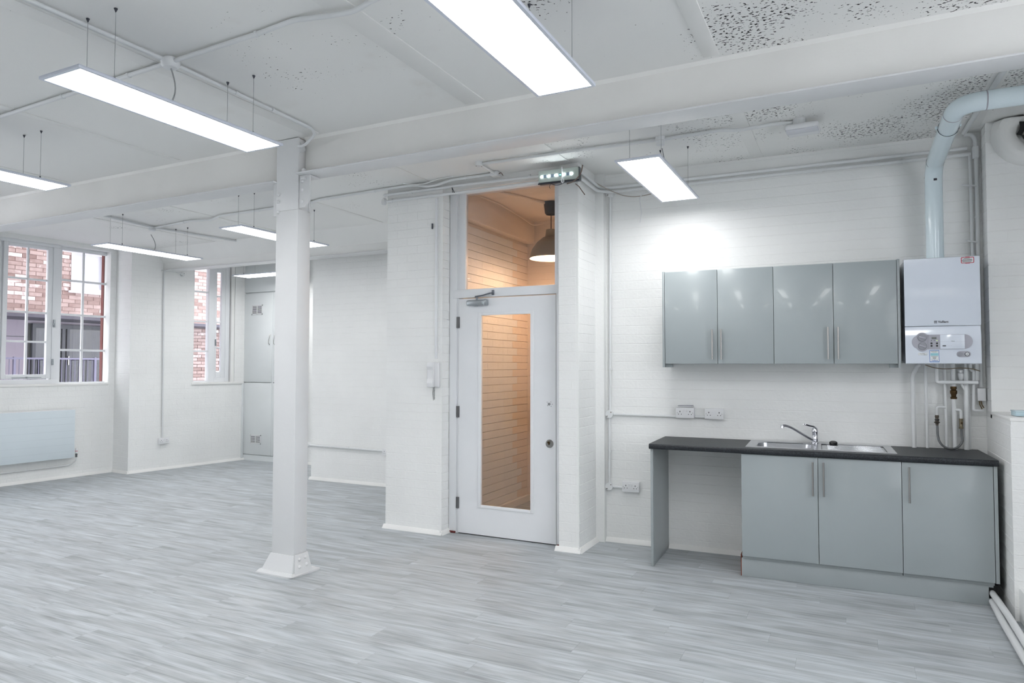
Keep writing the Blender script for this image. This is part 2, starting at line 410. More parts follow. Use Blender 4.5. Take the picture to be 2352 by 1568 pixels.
# ------------------------------------------------------------------ floor with planks
floor = B().box((-10.2, -3.4, -.30), (3.0, 9.0, -.006), m=GREYBLUE).done('floor'); struct(floor)
def build_planks():
    W, L = .152, 1.219; items = []
    row = 0; y = -3.3
    while y < 8.0:
        x = -10.15 + (row*0.437 % 1) * L - L
        while x < 2.7:
            cy = y+W/2; cx = x+L/2; inside = x < 2.7 and x+L > -10.1
            if cy > 5.30 and cx > -3.9 and not (cx < -2.0): inside = inside and cy < 5.95
            xa, xb = max(x, -10.12), min(x+L, 2.74)
            if inside and xb-xa > .03: items.append((vis_key(((xa+xb)/2, cy, 0)), xa, y, xb-xa))
            x += L
        row += 1; y += W
    items.sort()
    g = .0002; c = .0006
    fs = [(0, 1, 5, 4), (1, 2, 6, 5), (2, 3, 7, 6), (3, 0, 4, 7), (4, 5, 9, 8), (5, 6, 10, 9), (6, 7, 11, 10), (7, 4, 8, 11), (8, 9, 10, 11)]
    def pv(L): return [(g, g, -.006), (L-g, g, -.006), (L-g, W-g, -.006), (g, W-g, -.006), (g, g, -c), (L-g, g, -c), (L-g, W-g, -c), (g, W-g, -c), (g+c, g+c, 0), (L-g-c, g+c, 0), (L-g-c, W-g-c, 0), (g+c, W-g-c, 0)]
    cache = {}
    def pm(L):
        k_ = round(L, 3)
        if k_ not in cache:
            me = bpy.data.meshes.new('plank'); me.from_pydata(pv(L), [], fs); me.materials.append(PLANK); cache[k_] = me
        return cache[k_]
    V = []; Fs = []
    for i, (k, x, y, l_) in enumerate(items):
        if i < 300 and k < 1e5:
            o = bpy.data.objects.new('plank', pm(l_)); C.objects.link(o); o.parent = floor; o.location = Vector((x, y, 0))-floor.location
        else:
            n0 = len(V); V += [(x+v[0]-floor.location.x, y+v[1]-floor.location.y, v[2]-floor.location.z) for v in pv(l_)]; Fs += [tuple(n0+j for j in f) for f in fs]
    m2 = bpy.data.meshes.new('planking'); m2.from_pydata(V, [], Fs); m2.materials.append(PLANK)
    o = bpy.data.objects.new('planking', m2); C.objects.link(o); o.parent = floor; o['kind'] = 'stuff'
build_planks()

# ------------------------------------------------------------------ ceiling, battens, beams
ceil = B().box((-10.3, -3.6, H), (3.0, 9.0, H+.2)).done('ceiling', CEIL); struct(ceil)
def batten(x0, x1, y0, y1, n):
    o = B().box((x0, y0, H-.0055), (x1, y1, H+.002), .003).done('trim_%d' % n, SMOOTHW); struct(o)
k = 1
for (x0, x1) in ((-.69, -.605), (-2.17, -2.03), (-3.49, -3.38), (-4.90, -4.84), (-6.46, -6.34), (-7.80, -7.62), (.74, .82)):
    batten(x0, x1, -3, 3.70, k); k += 1
    y1 = 5.62 if x1 > -2 else (5.18 if x1 > -3.9 else 6.38)
    batten(x0, x1, 3.90, y1, k); k += 1

def steel_beam(name, label, x0, x1, yc, ztop, zf, ang=0, cove=.016, gap=0, hw=.012, fl=(-.105, .075), cm=None):
    """plaster-cased web standing on a wide bottom flange"""
    t = thing(name, label, 'beam', ((x0+x1)/2, yc, zf))
    L = (x1-x0)/2
    b = B(); b.box((-L+gap, -hw, .009), (L, hw, ztop-zf), .006)
    b.prism([(-hw-cove, ztop-zf), (-hw, ztop-zf), (-hw, ztop-zf-cove*1.2)], -L+gap, L, 'x'); b.prism([(hw+cove, ztop-zf), (hw, ztop-zf), (hw, ztop-zf-cove*1.2)], -L+gap, L, 'x')
    b.done('web_casing', cm or BEAMW, t)
    B().box((-L, fl[0], 0), (L, fl[1], .011), .003).done('bottom_flange', STEELW, t)
    if ang: t.rotation_euler.z = ang
    return t
BEAMW = mat('boxed_beam_paint', (242, 241, 238), .6, bump=.3, bscale=30)
steel_beam('ceiling_beam', 'long white boxed beam left of the steel column, running to the paned window', -9.38, -3.785, 3.775, H, 2.845, gap=0)
steel_beam('ceiling_beam', 'white boxed beam from the right side of the steel column over the kitchen area', -3.565, 3.0, 3.765, H, 2.875, gap=.012)
fb = steel_beam('ceiling_beam', 'far white boxed beam crossing in front of the tall cupboard and brick chimney breast', -8.92, -3.93, 6.63, H, 2.86, cove=.16, hw=.065, fl=(-.095, .095), cm=SMOOTHW)

# ------------------------------------------------------------------ walls
wb = B(); backing(wb, K(-.05, 0, 0)[:2], KP1[:2], 0, H, .35); wall_back = struct(wb.done('wall_back', WALL))
lay_bricks(wall_back, [(K(0, 0, 0)[:2], K(2.82, 0, 0)[:2], .004, H-.01, [])], WALL)

# centre block: pier left of the door, pilaster right of it, masonry around the hall behind
wb = B()
PX0, PX1, PY = -3.885, -3.28, 5.19
backing(wb, (PX0, PY), (PX1, PY), 0, H, .14)
wb.box((PX0+.004, PY+.14, 0), (-3.30, 8.1, H))
wb.box((-2.146, PY+.0016, 0), (-1.9784, 5.665, H)); wb.box((-2.146, 5.60, 0), (-1.9, 7.2, H))
wb.box((PX1, PY+.03, 3.07), (-2.14, PY+.2, H))
wb.box((-3.4, 6.95, 0), (-2.0, 7.1, H))
wall_center = struct(wb.done('wall_center', WALL))
lay_bricks(wall_center, [((PX0, PY), (PX1, PY), .004, H-.01, []), ((-3.276, PY), (-3.276, 5.31), .004, H-.01, []),
                         ((-2.15, PY), (-2.0, PY), .004, H-.01, []), ((-1.976, PY+.01), (-1.976, 5.65), .004, H-.01, [])], WALL)
# hall faces behind the door
hw_ = B(); hw_.box((-3.32, 5.40, 0), (-3.262, 6.95, 3.13)).box((-2.14, 5.38, 0), (-2.10, 6.95, 3.13)).box((-3.3, 6.925, 0), (-2.1, 6.96, 3.13)).box((-3.3, 5.36, 3.11), (-2.1, 6.96, 3.15))
wall_hall = struct(hw_.done('wall_hall', HALLW))

wb = B(); backing(wb, (-6.40, 6.93), (-3.86, 6.93), 0, H, .95); wb.box((-6.396, 6.95, 0), (-6.2, 8.1, H))
backing(wb, (-8.75, 7.93), (-6.3, 7.93), 0, H, .3)
wall_far = struct(wb.done('wall_far', WALL))
lay_bricks(wall_far, [((-6.40, 6.93), (-3.9, 6.93), .004, H-.01, []), ((-7.42, 7.93), (-6.40, 7.93), .004, H-.01, []), ((-6.40, 7.93), (-6.40, 6.95), .004, H-.01, [])], WALL)

# left wall: facing +x, so the runs go from camera end towards the far end reversed (room on the right-hand side)
def Wl(p): return (p[0], p[1])
A0, A1 = Wl(LW[0]), Wl(LW[1]); dA = (Vector(A1)-Vector(A0)).normalized()
LA = (Vector(A1)-Vector(A0)).length
s_of = lambda y: (y-A0[1])/dA.y
W1a, W1b = s_of(4.72), s_of(6.075)
hole1 = (W1a, W1b, 1.25, 3.10); hole3 = (s_of(1.2), s_of(4.0), 1.25, 3.10); hole4 = (s_of(-2.6), s_of(.3), 1.25, 3.10)
wb = B(); backing(wb, A0, A1, 0, H, .21, [hole4, hole3, hole1])
backing(wb, A1, LW[2], 0, H, .30, ext0=.36); wb.box((-9.6, 6.16, 0), (-9.0, 6.5, H))
Bs = (Vector(LW[3])-Vector(LW[2])).length; Cs = (Vector(LW[4])-Vector(LW[3])).length
backing(wb, LW[2], LW[3], 0, H, .36)
hole2 = (.03, .70, 1.235, 3.10)
P3 = (LW[3][0]-.015, LW[3][1])
backing(wb, P3, LW[4], 0, H, .20, [hole2], ext1=.1)
wall_left = struct(wb.done('wall_left', WALL))
lay_bricks(wall_left, [(A0, A1, .004, H-.01, [hole4, hole3, hole1]), (A1, LW[2], .004, H-.01, []), (LW[2], LW[3], .004, H-.01, []), (P3, LW[4], .004, H-.01, [hole2])], WALL)

# right side: chimney breast above a brick ledge
wb = B()
RX, RY, LY, LZ = .842, 5.57, 4.965, 1.19
wb.box((RX+.0016, RY+.0016, 0), (3.0, 5.95, H)); wb.box((RX+.0016, LY+.0016, 0), (3.0, RY+.05, LZ-.004))
wb.box((RX+.02, 4.78, 0), (3.0, LY+.01, .20), .015)
wall_right = struct(wb.done('wall_right', WALL))
lay_bricks(wall_right, [((RX, 5.76), (RX, LY), .004, LZ-.02, []), ((RX, LY), (1.8, LY), .004, LZ-.02, []), ((RX, RY), (1.8, RY), LZ, H-.01, []), ((RX, 5.8), (RX, RY), LZ, H-.01, [])], WALL)
o = B().box((RX-.004, LY-.006, LZ-.018), (2.9, RY+.01, LZ+.004), .006).done('trim_30', SMOOTHW); struct(o)
# unseen sides that close the room
wb = B(); backing(wb, (2.75, 5.6), (2.75, -3.5), 0, H, .2, [(2.2, 4.4, .9, 3.0), (5.0, 7.2, .9, 3.0)], set_back=0); struct(wb.done('wall_side', SMOOTHW))
for n_, ya in ((5, 3.4), (6, .6)):      # windows in the side wall right of the picture
    t = bpy.data.objects.new('window_%d' % n_, None); C.objects.link(t); t.location = (2.85, ya, .9); t['kind'] = 'structure'
    b = B()
    for q in range(5): b.box((-.03, -2.2*q/4-.025, 0), (.03, -2.2*q/4+.025, 2.1))
    for q in range(5): b.box((-.025, -2.2, 2.1*q/4-.02), (.025, 0, 2.1*q/4+.02))
    b.done('frame', WOODW, t); B().box((-.003, -2.2, 0), (.003, 0, 2.1)).done('pane', GLASS, t)
wb = B(); backing(wb, (2.95, -3.35), (-10.3, -3.35), 0, H, .2, [(.4, 2.2, .8, 3.0)], set_back=0); struct(wb.done('wall_front', SMOOTHW))
t = bpy.data.objects.new('window_7', None); C.objects.link(t); t.location = (2.55, -3.45, .8); t['kind'] = 'structure'   # behind the camera
b = B()
for q in range(4): b.box((-1.8*q/3-.025, -.03, 0), (-1.8*q/3+.025, .03, 2.2))
for q in range(5): b.box((-1.8, -.025, 2.2*q/4-.02), (0, .025, 2.2*q/4+.02))
b.done('frame', WOODW, t); B().box((-1.8, -.003, 0), (0, .003, 2.2)).done('pane', GLASS, t)
wb = B(); backing(wb, (2.75, 5.6), (2.75, -3.5), 0, H, .2, [(2.2, 4.4, .9, 3.0), (5.0, 7.2, .9, 3.0)], set_back=0); struct(wb.done('wall_side', SMOOTHW))
for n_, ya in ((5, 3.4), (6, .6)):      # windows in the side wall right of the picture
    t = bpy.data.objects.new('window_%d' % n_, None); C.objects.link(t); t.location = (2.85, ya, .9); t['kind'] = 'structure'
    b = B()
    for q in range(5): b.box((-.03, -2.2*q/4-.025, 0), (.03, -2.2*q/4+.025, 2.1))
    for q in range(5): b.box((-.025, -2.2, 2.1*q/4-.02), (.025, 0, 2.1*q/4+.02))
    b.done('frame', WOODW, t); B().box((-.003, -2.2, 0), (.003, 0, 2.1)).done('pane', GLASS, t)
wb = B(); backing(wb, (2.95, -3.35), (-10.3, -3.35), 0, H, .2, [(9.4, 11.8, .9, 3.0)], set_back=0); struct(wb.done('wall_front', SMOOTHW))
for n_, xa in ((5, -6.45),):      # tall windows in the wall behind the camera
    t = bpy.data.objects.new('window_%d' % n_, None); C.objects.link(t); t.location = (xa, -3.45, .9); t['kind'] = 'structure'
    b = B()
    for q in range(5): b.box((-2.4*q/4-.025, -.03, 0), (-2.4*q/4+.025, .03, 2.1))
    for q in range(5): b.box((-2.4, -.025, 2.1*q/4-.02), (0, .025, 2.1*q/4+.02))
    b.done('frame', WOODW, t); B().box((-2.4, -.003, 0), (0, .003, 2.1)).done('pane', GLASS, t)

# ------------------------------------------------------------------ baseboards: sloped white fillet strips
def skirt(name, pts, w_=.03, h=.036):
    b = B(); P = [Vector(p) for p in pts]
    for p, q in zip(P[:-1], P[1:]):
        d = (q-p); L = d.length; M = Matrix.Translation((p.x, p.y, 0)) @ Matrix.Rotation(math.atan2(d.y, d.x), 4, 'Z')
        b.prism([(.004, 0), (-w_, 0), (-w_, .004), (-.006, h), (.004, h)], -w_*.6, L+w_*.6, 'x', M=M)
    struct(b.done(name, SMOOTHW))
skirt('baseboard_back', [K(.03, 0, 0)[:2], K(.56, 0, 0)[:2]]); skirt('baseboard_niche', [K(.61, 0, 0)[:2], K(1.20, 0, 0)[:2]])
skirt('baseboard_pilaster', [(-2.16, PY), (-1.976, PY), (-1.976, 5.62)])
skirt('baseboard_center', [(PX0, PY), (-3.28, PY), (-3.28, 5.31)])
skirt('baseboard_far', [(-6.40, 6.93), (-3.9, 6.93)]); skirt('baseboard_alcove', [(-7.4, 7.93), (-6.4, 7.93)])
skirt('baseboard_left', [A0, A1, LW[2], LW[3], LW[4]])

# ------------------------------------------------------------------ windows in the left wall
def wframe(p0, p1, off):      # frame for a wall run: local x along, y into the wall, z up
    p0 = Vector(p0); d = (Vector(p1)-p0).normalized(); return Matrix.Translation((p0.x-d.y*0, p0.y, 0)) @ Matrix.Rotation(math.atan2(d.y, d.x), 4, 'Z')
def window(n, p0, p1, s0, s1, z0, z1, parts):
    """parts: list of (name, material, [(x0,x1,y0,y1,z0,z1), ...])"""
    p = Vector(p0); d = (Vector(p1)-p).normalized()
    o = p + d*s0; t = bpy.data.objects.new('window_%d' % n, None); C.objects.link(t); t.location = (o.x, o.y, z0); t.rotation_euler.z = math.atan2(d.y, d.x); t['kind'] = 'structure'
    for nm, m, boxes, bev in parts:
        for grp in boxes:
            b = B()
            for (x0, x1, y0, y1, a, c) in (grp if isinstance(grp, list) else [grp]): b.box((x0-s0, y0, a-z0), (x1-s0, y1, c-z0), bev)
            b.done(nm, m, t)
    return t
g0 = A0; sh = s_of(4.79)       # pixel measurements are relative to y=4.79
def S1(x): return x + sh
Z0, Z1 = 1.25, 3.10
rowsL = [(1.375, 1.79), (1.81, 2.17), (2.19, 2.60), (2.62, 3.02)]
rowsR = [(1.27, 1.69), (1.715, 2.17), (2.195, 2.635), (2.66, 3.05)]
colsL = [(.055, .272), (.295, .515)]; colsR = [(.70, .97), (.995, 1.30)]
glassL = [(S1(a), S1(b), .092, .097, c, d) for a, b in colsL for c, d in rowsL]
glassR = [(S1(a), S1(b), .122, .127, c, d) for a, b in colsR for c, d in rowsR]
barsL = [(S1(.045), S1(.525), .08, .11, c, c+.025) for c in (1.788, 2.168, 2.598)] + [(S1(.272), S1(.295), .078, .112, 1.36, 3.03)]
barsR = [(S1(.69), S1(1.31), .115, .135, c, c+.028) for c in (1.688, 2.168, 2.633)] + [(S1(.968), S1(.997), .112, .138, 1.26, 3.06)]
casL = [(S1(.005), S1(.055), .07, .125, 1.32, 3.06), (S1(.515), S1(.575), .07, .125, 1.32, 3.06), (S1(.055), S1(.515), .07, .125, 1.32, 1.378), (S1(.055), S1(.515), .07, .125, 3.015, 3.06)]
fr1 = [(W1a-.02, S1(.005), .10, .18, 1.312, 3.06), (S1(.575), S1(.665), .06, .18, 1.312, 3.06), (S1(.665), S1(.70), .10, .15, Z0+.02, 3.05), (W1a-.02, S1(.665), .06, .18, Z0, 1.312), (W1a-.02, S1(.665), .06, .18, 3.06, Z1),
       (S1(1.30), W1b+.02, .11, .15, Z0+.02, 3.05), (S1(.665), W1b+.02, .11, .15, Z0, Z0+.02), (S1(.665), W1b+.02, .11, .15, 3.05, Z1)]
window(1, A0, A1, W1a, W1b, Z0, Z1, [('frame', WOODW, [fr1], .003), ('casement', WOODW, [casL], .004), ('glazing_bar', WOODW, barsL+barsR, .003), ('pane', GLASS, glassL+glassR, 0),
    ('sill', SMOOTHW, [(W1a, W1b, -.012, .12, Z0-.03, Z0+.004)], .008), ('brick_reveal', REDBRK, [(W1b-.012, W1b+.0, .155, .212, Z0, Z1)], 0),
    ('window_stay', ALU, [[(S1(.12), S1(.46), .055, .063, 1.335, 1.343), (S1(.28), S1(.30), .045, .065, 1.33, 1.348)]], .002), ('catch', ALU, [[(S1(.585), S1(.60), .03, .06, 2.00, 2.10), (S1(.57), S1(.60), .03, .045, 2.03, 2.045)], [(S1(.575), S1(.59), .03, .06, 1.50, 1.58)]], .002)])
def simple_window(n, s0, s1):
    cols = [(s0+.05+(s1-s0-.1)*i/4, s0+.05+(s1-s0-.1)*(i+1)/4) for i in range(4)]; rows = [(Z0+.04+(Z1-Z0-.08)*i/4, Z0+.04+(Z1-Z0-.08)*(i+1)/4) for i in range(4)]
    window(n, A0, A1, s0, s1, Z0, Z1, [('frame', WOODW, [[(s0, s0+.05, .1, .16, Z0, Z1), (s1-.05, s1, .1, .16, Z0, Z1), (s0, s1, .1, .16, Z0, Z0+.05), (s0, s1, .1, .16, Z1-.05, Z1)]], 0),
        ('glazing_bar', WOODW, [(c[1]-.012, c[1]+.012, .105, .135, Z0, Z1) for c in cols[:3]]+[(s0, s1, .105, .135, r[1]-.012, r[1]+.012) for r in rows[:3]], 0),
        ('pane', GLASS, [(a+.012, b-.012, .118, .123, c+.012, d-.012) for a, b in cols for c, d in rows], 0)])
simple_window(3, hole3[0], hole3[1]); simple_window(4, hole4[0], hole4[1])
# window 2, beside the tall cupboard
rA = [(1.262, 1.70), (1.728, 2.155), (2.18, 2.61), (2.635, 3.08)]; rB = [(1.395, 1.76), (1.785, 2.155), (2.18, 2.56), (2.585, 2.95)]
gl2 = [(.06, .30, .092, .097, a, b) for a, b in rA] + [(.425, .505, .082, .087, a, b) for a, b in rB]
br2 = [(.05, .31, .08, .105, c, c+.026) for c in (1.70, 2.155, 2.61)] + [(.42, .51, .072, .098, c, c+.024) for c in (1.76, 2.156, 2.56)]
fr2 = [(.03, .062, .07, .15, 1.24, 3.1), (.298, .395, .05, .15, 1.24, 3.1), (.57, .64, .05, .15, 1.24, 3.1), (.395, .57, .05, .15, 1.24, 1.31), (.395, .57, .05, .15, 3.01, 3.1), (.062, .298, .085, .13, 1.24, 1.262), (.062, .298, .085, .13, 3.08, 3.1)]
cs2 = [(.395, .425, .055, .105, 1.31, 3.01), (.505, .57, .055, .105, 1.31, 3.01), (.425, .505, .055, .105, 1.31, 1.397), (.425, .505, .055, .105, 2.948, 3.01)]
window(2, P3, LW[4], .03, .70, 1.24, 3.1, [('frame', WOODW, [fr2], .003), ('casement', WOODW, [cs2], .003), ('glazing_bar', WOODW, br2, .002), ('pane', GLASS, gl2, 0),
    ('reveal', SMOOTHW, [(.648, .70, .012, .30, 1.24, 3.1)], 0), ('gap', DARK, [(.641, .647, .06, .12, 1.25, 3.1)], 0), ('sill', SMOOTHW, [(.0, .86, -.02, .10, 1.205, 1.24)], .006),
    ('catch', ALU, [[(.40, .412, .03, .055, 1.80, 1.90)]], .002)])

# the storeys above this room, seen only from outside and in the reflections of the windows opposite
wb = B(); backing(wb, A0, seg(A0, A1, LA+4), H+.25, 9.5, .21, set_back=0); struct(wb.done('wall_upper', mat('outer_brick', (120, 92, 84), .9)))
# ------------------------------------------------------------------ opposite building
def opp():
    d = dA; n = Vector((-d.y, d.x)); o2 = Vector((-9.44, 4.79)) + n*3.9
    t = thing('apartment_building', 'pale brick block of flats with a balcony seen through the paned windows', 'building', (o2.x, o2.y, 0), math.atan2(d.y, d.x))
    # local: x along facade, y away from us
    b = B(); holes = [(2.72, 3.36, 2.92, 3.74)]
    def bk(x0, x1, z0, z1, y0=.006, y1=.3, hs=()):
        xs = sorted({x0, x1} | {a for h in hs for a in h[:2]})
        for s, e in zip(xs[:-1], xs[1:]):
            z = z0
            for h in hs:
                if h[0] < (s+e)/2 < h[1]: b.box((s, y0, z), (e, y1, h[2]), m=MORTAR); z = h[3]
            b.box((s, y0, z), (e, y1, z1), m=MORTAR)
    bk(-6, 12, 2.42, 4.3, hs=holes); b.done('wall', MORTAR, t)
    def run(x0, x1, z0, z1, hs=(), off=0):
        p = Vector((o2.x, o2.y)) + d*x0 - n*(-off); q = Vector((o2.x, o2.y)) + d*x1 + n*off
        return (p, q, z0, z1, [(h[0]-x0, h[1]-x0, h[2], h[3]) for h in hs])
    # bricks are laid in world space under an unrotated child so that they stay parts of the building
    items = []
    for (x0, x1, z0, z1, hs, yoff) in ((1.1, 4.2, 2.44, 4.25, holes, 0), (4.9, 6.4, 2.44, 4.1, [], 0), (4.75, 6.5, 1.0, 2.34, [], .75)):
        r = 0; z = z0
        while z < z1:
            x = x0 - (.115 if r % 2 else 0)
            while x < x1:
                a, c = max(x, x0), min(x+.215, x1)
                for h in hs:
                    if z+.065 > h[2] and z < h[3]:
                        if a < h[0] < c: c = h[0]
                        elif h[0] <= a < h[1]: a = max(a, min(h[1], c))
                if c-a > .03: items.append((a, c-a, z, yoff))
                x += .225
            r += 1; z += .075
    def vk(it):
        p = o2 + d*(it[0]+.1) + n*it[3]; px = Vector((p.x, p.y, it[2])) - Vector((0, 0, EYE)); D = px.dot(fwd); return px
    def inwin(it):
        px = vk(it); D = px.dot(fwd); x = 1176+F_PX*px.dot(rt)/D; y = 784-F_PX*px.dot(up)/D
        return (-10 < x < 255 and 540 < y < 740) or (438 < x < 514 and 600 < y < 885)
    vis = [i for i in items if inwin(i)]; oth = [i for i in items if not inwin(i)]
    V = []; Fs = []
    for idx, (x, L, z, yo) in enumerate(vis+oth):
        me = brick_mesh(L, .065, .03, idx % 4, OUTBRICK, tag_='out')
        jy = rnd.uniform(-.004, .002)
        if idx < min(len(vis), 298):
            q = bpy.data.objects.new('brick', me); C.objects.link(q); q.parent = t; q.location = (x, .03-.005+yo+jy, z)
        else:
            n0 = len(V); V += [(v.co.x+x, v.co.y+.025+yo+jy, v.co.z+z) for v in me.vertices]; Fs += [tuple(n0+j for j in f.vertices) for f in me.polygons]
    me = bpy.data.meshes.new('brickwork'); me.from_pydata(V, [], Fs); me.materials.append(OUTBRICK); q = bpy.data.objects.new('brickwork', me); C.objects.link(q); q.parent = t; q['kind'] = 'stuff'
    # upper window
    wv = bpy.data.objects.new('window', None)
    f = B()
    for q in ((2.70, 3.38, 2.90, 2.955), (2.70, 3.38, 3.66, 3.76), (2.70, 2.745, 2.955, 3.66), (3.27, 3.38, 2.955, 3.66)): f.box((q[0], -.02, q[2]), (q[1], .06, q[3]))
    fo = f.done('window', STONE, t)
    B().box((2.745, .03, 2.955), (3.27, .05, 3.66)).done('pane', mat('sky_reflecting_glass', (186, 192, 204), .06, 0, spec=1, coat=1), fo)
    B().box((2.66, -.05, 2.86), (3.40, .05, 2.90)).done('window_sill', STONE, t)
    for x_ in (2.80, 3.18): B().lathe([(.012, 0), (0, .004)], (x_, -.02, 3.71), (0, -1, 0), 8).done('frame_cap', ANTH, fo)
    # loggia: soffit, back wall, side walls, floor
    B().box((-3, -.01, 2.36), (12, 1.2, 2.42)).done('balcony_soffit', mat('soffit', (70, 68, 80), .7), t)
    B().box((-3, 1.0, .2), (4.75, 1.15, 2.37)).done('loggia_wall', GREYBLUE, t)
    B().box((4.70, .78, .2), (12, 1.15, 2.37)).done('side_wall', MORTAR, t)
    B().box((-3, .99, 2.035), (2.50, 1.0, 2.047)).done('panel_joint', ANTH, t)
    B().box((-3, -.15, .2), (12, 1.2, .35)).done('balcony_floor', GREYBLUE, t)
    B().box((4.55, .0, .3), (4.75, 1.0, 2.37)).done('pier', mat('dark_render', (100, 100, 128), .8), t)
    # patio door and curtains
    f = B()
    for (x, w_) in ((2.50, .06), (3.03, .06), (3.12, .05), (3.82, .06)): f.box((x, .93, .35), (x+w_, 1.0, 2.22))
    f.box((2.50, .93, 2.22), (3.88, 1.0, 2.30)); pd = f.done('patio_door', ANTH, t)
    DG = glass('dim_glass', (.62, .62, .68, 1)); B().box((2.56, .955, .35), (3.03, .962, 2.22)).done('pane', DG, pd); B().box((3.17, .955, .35), (3.82, .962, 2.22)).done('pane', DG, pd)
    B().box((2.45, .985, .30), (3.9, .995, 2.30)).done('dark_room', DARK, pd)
    for i, (a, c_) in enumerate(((2.58, 2.98), (3.22, 3.50), (3.62, 3.80))):
        cb = B(); N = 26; vs = []
        for j in range(N+1):
            x = a+(c_-a)*j/N; y = .974+.005*math.sin(j*1.3)
            vs += [(x, y, .36), (x, y, 2.18)]
        cb.faces(vs, [(2*j, 2*j+2, 2*j+3, 2*j+1) for j in range(N)], smooth=True); cb.done('curtain', CURT, pd, fix=False)
    B().box((3.135, .90, 1.50), (3.155, .93, 1.68), .004).done('door_handle', STEEL, pd)
    # railing
    r = B(); r.box((-1, -.13, 1.60), (4.2, -.09, 1.632)); r.box((-1, -.12, .45), (4.2, -.10, .48)); ro = r.done('railing', RAIL, t)
    x = 1.445
    while x < 4.1: B().cyl((x, -.11, .46), (x, -.11, 1.61), .0065, 6).done('baluster', RAIL, ro); x += .077
    for x in (1.735, 3.095): B().box((x, -.135, .35), (x+.035, -.085, 1.645)).done('rail_post', RAIL, ro)
    B().box((-8, -4.2, -1.6), (12, 3, -1.5)).done('pavement', GREYBLUE, t)
opp()

# ------------------------------------------------------------------ steel column
col = thing('steel_column', 'white riveted steel column with flared foot in the middle of the room', 'column', (-3.675, 3.765, 0))
B().box((-.106, -.065, .12), (.106, .065, 2.63), .004).done('casing', STEELW, col)
b = B(); b.box((-.106, -.065, 2.63), (.104, -.050, 3.155), .002).box((-.106, .05, 2.63), (.104, .065, 3.155), .002).box((-.098, -.05, 2.63), (.090, .05, 3.155)); b.done('flanged_section', STEELW, col)
b = B()   # flared foot: four battered plates
def frustum(b, x0, x1, y0, y1, z0, X0, X1, Y0, Y1, z1):
    b.faces([(x0,y0,z0),(x1,y0,z0),(x1,y1,z0),(x0,y1,z0),(X0,Y0,z1),(X1,Y0,z1),(X1,Y1,z1),(X0,Y1,z1)], ((0,3,2,1),(4,5,6,7),(0,1,5,4),(1,2,6,5),(2,3,7,6),(3,0,4,7)))
frustum(b, -.178, .13, -.105, .10, .008, -.112, .112, -.070, .070, .145); b.done('flared_foot', STEELW, col)
b = B(); b.prism([(-.205, -.118), (.10, -.124), (.135, -.10), (.15, .16), (-.2, .16)], 0, .012, 'z')
frustum(b, -.20, .145, -.12, .155, .012, -.185, .135, -.108, .12, .03); b.done('base_plate', STEELW, col)
b = B(); b.faces([(.142, -.085, .02), (.142, .085, .02), (.118, .062, .15), (.118, -.062, .15), (.134, -.085, .02), (.134, .085, .02), (.110, .062, .15), (.110, -.062, .15)], ((0,1,2,3),(7,6,5,4),(0,4,5,1),(1,5,6,2),(2,6,7,3),(3,7,4,0))); b.done('gusset', STEELW, col)
for (y, z) in ((-.03, .115), (.03, .118), (-.035, .065), (.035, .068)):
    B().lathe([(.013, 0), (.011, .006), (.006, .010), (0, .011)], (.142-(z-.02)*.185, y, z), (1, 0, .18), 10).done('rivet', STEELW, col)
for z in (2.755, 2.70, 2.625):
    B().lathe([(.014, 0), (.013, .006), (.008, .012), (0, .013)], (-.085, -.065, z), (0, -1, 0), 12).done('rivet', STEELW, col)
# beam cleats both sides
b = B(); b.prism([(.1065, 2.862), (.205, 2.862), (.205, 2.70), (.165, 2.64), (.1065, 2.64)], -.055, -.043, 'y'); b.box((.1065, -.055, 2.862), (.205, .05, 2.8745), .002); b.done('bracket', STEELW, col)
for z in (2.83, 2.77, 2.685):
    B().lathe([(.014, 0), (.013, .006), (.008, .012), (0, .013)], (.135, -.055, z), (0, -1, 0), 12).done('rivet', STEELW, col)
b = B(); b.prism([(-.1065, 2.83), (-.150, 2.83), (-.150, 2.60), (-.1065, 2.60)], -.05, -.038, 'y'); b.box((-.15, -.05, 2.83), (-.1065, .05, 2.8445)); b.done('bracket', STEELW, col)
B().box((.135, -.075, 2.838), (.175, -.045, 2.858), .003).done('bolt', STEELW, col)
B().lathe([(.018, 0), (.018, .018), (.012, .024), (0, .024)], (.155, -.06, 2.895), (0, 0, 1), 6).done('bolt', STEELW, col)
b = B(); b.prism([(.06, 3.155), (.13, 3.10), (.14, 3.06), (.10, 3.05), (.09, 3.10)], -.05, -.03, 'y'); b.done('top_cleat', STEELW, col)

# ------------------------------------------------------------------ door and transom
door = bpy.data.objects.new('door_1', None); C.objects.link(door); door.location = (-3.28, 5.31, 0); door['kind'] = 'structure'
dx = lambda x: x+3.28; fy = 0.0
fb_ = B(); fb_.box((dx(-3.275), .0, 0), (dx(-3.20), .09, 3.10), .004); fb_.box((dx(-3.20), .012, 0), (dx(-3.18), .09, 3.07), .003)
fb_.box((dx(-2.222), .0, 0), (dx(-2.148), .09, 3.10), .004); fb_.box((dx(-3.24), -.004, 2.108), (dx(-2.16), .09, 2.185), .004)
fb_.box((dx(-3.275), .0, 3.055), (dx(-2.148), .09, 3.10), .003); fb_.done('frame', WOODW, door)
for (a, c_, e, g_) in (((-3.18), (-3.115), 2.185, 3.06), ((-2.24), (-2.22), 2.185, 3.06)): B().box((dx(a), .01, e), (dx(c_), .06, g_), .003).done('transom_stile', WOODW, door)
B().box((dx(-3.115), .03, 2.178), (dx(-2.24), .036, 3.06)).done('transom_pane', DOORGLASS, door)
lf = B(); X0, X1, y0, y1 = -3.178, -2.228, .004, .048
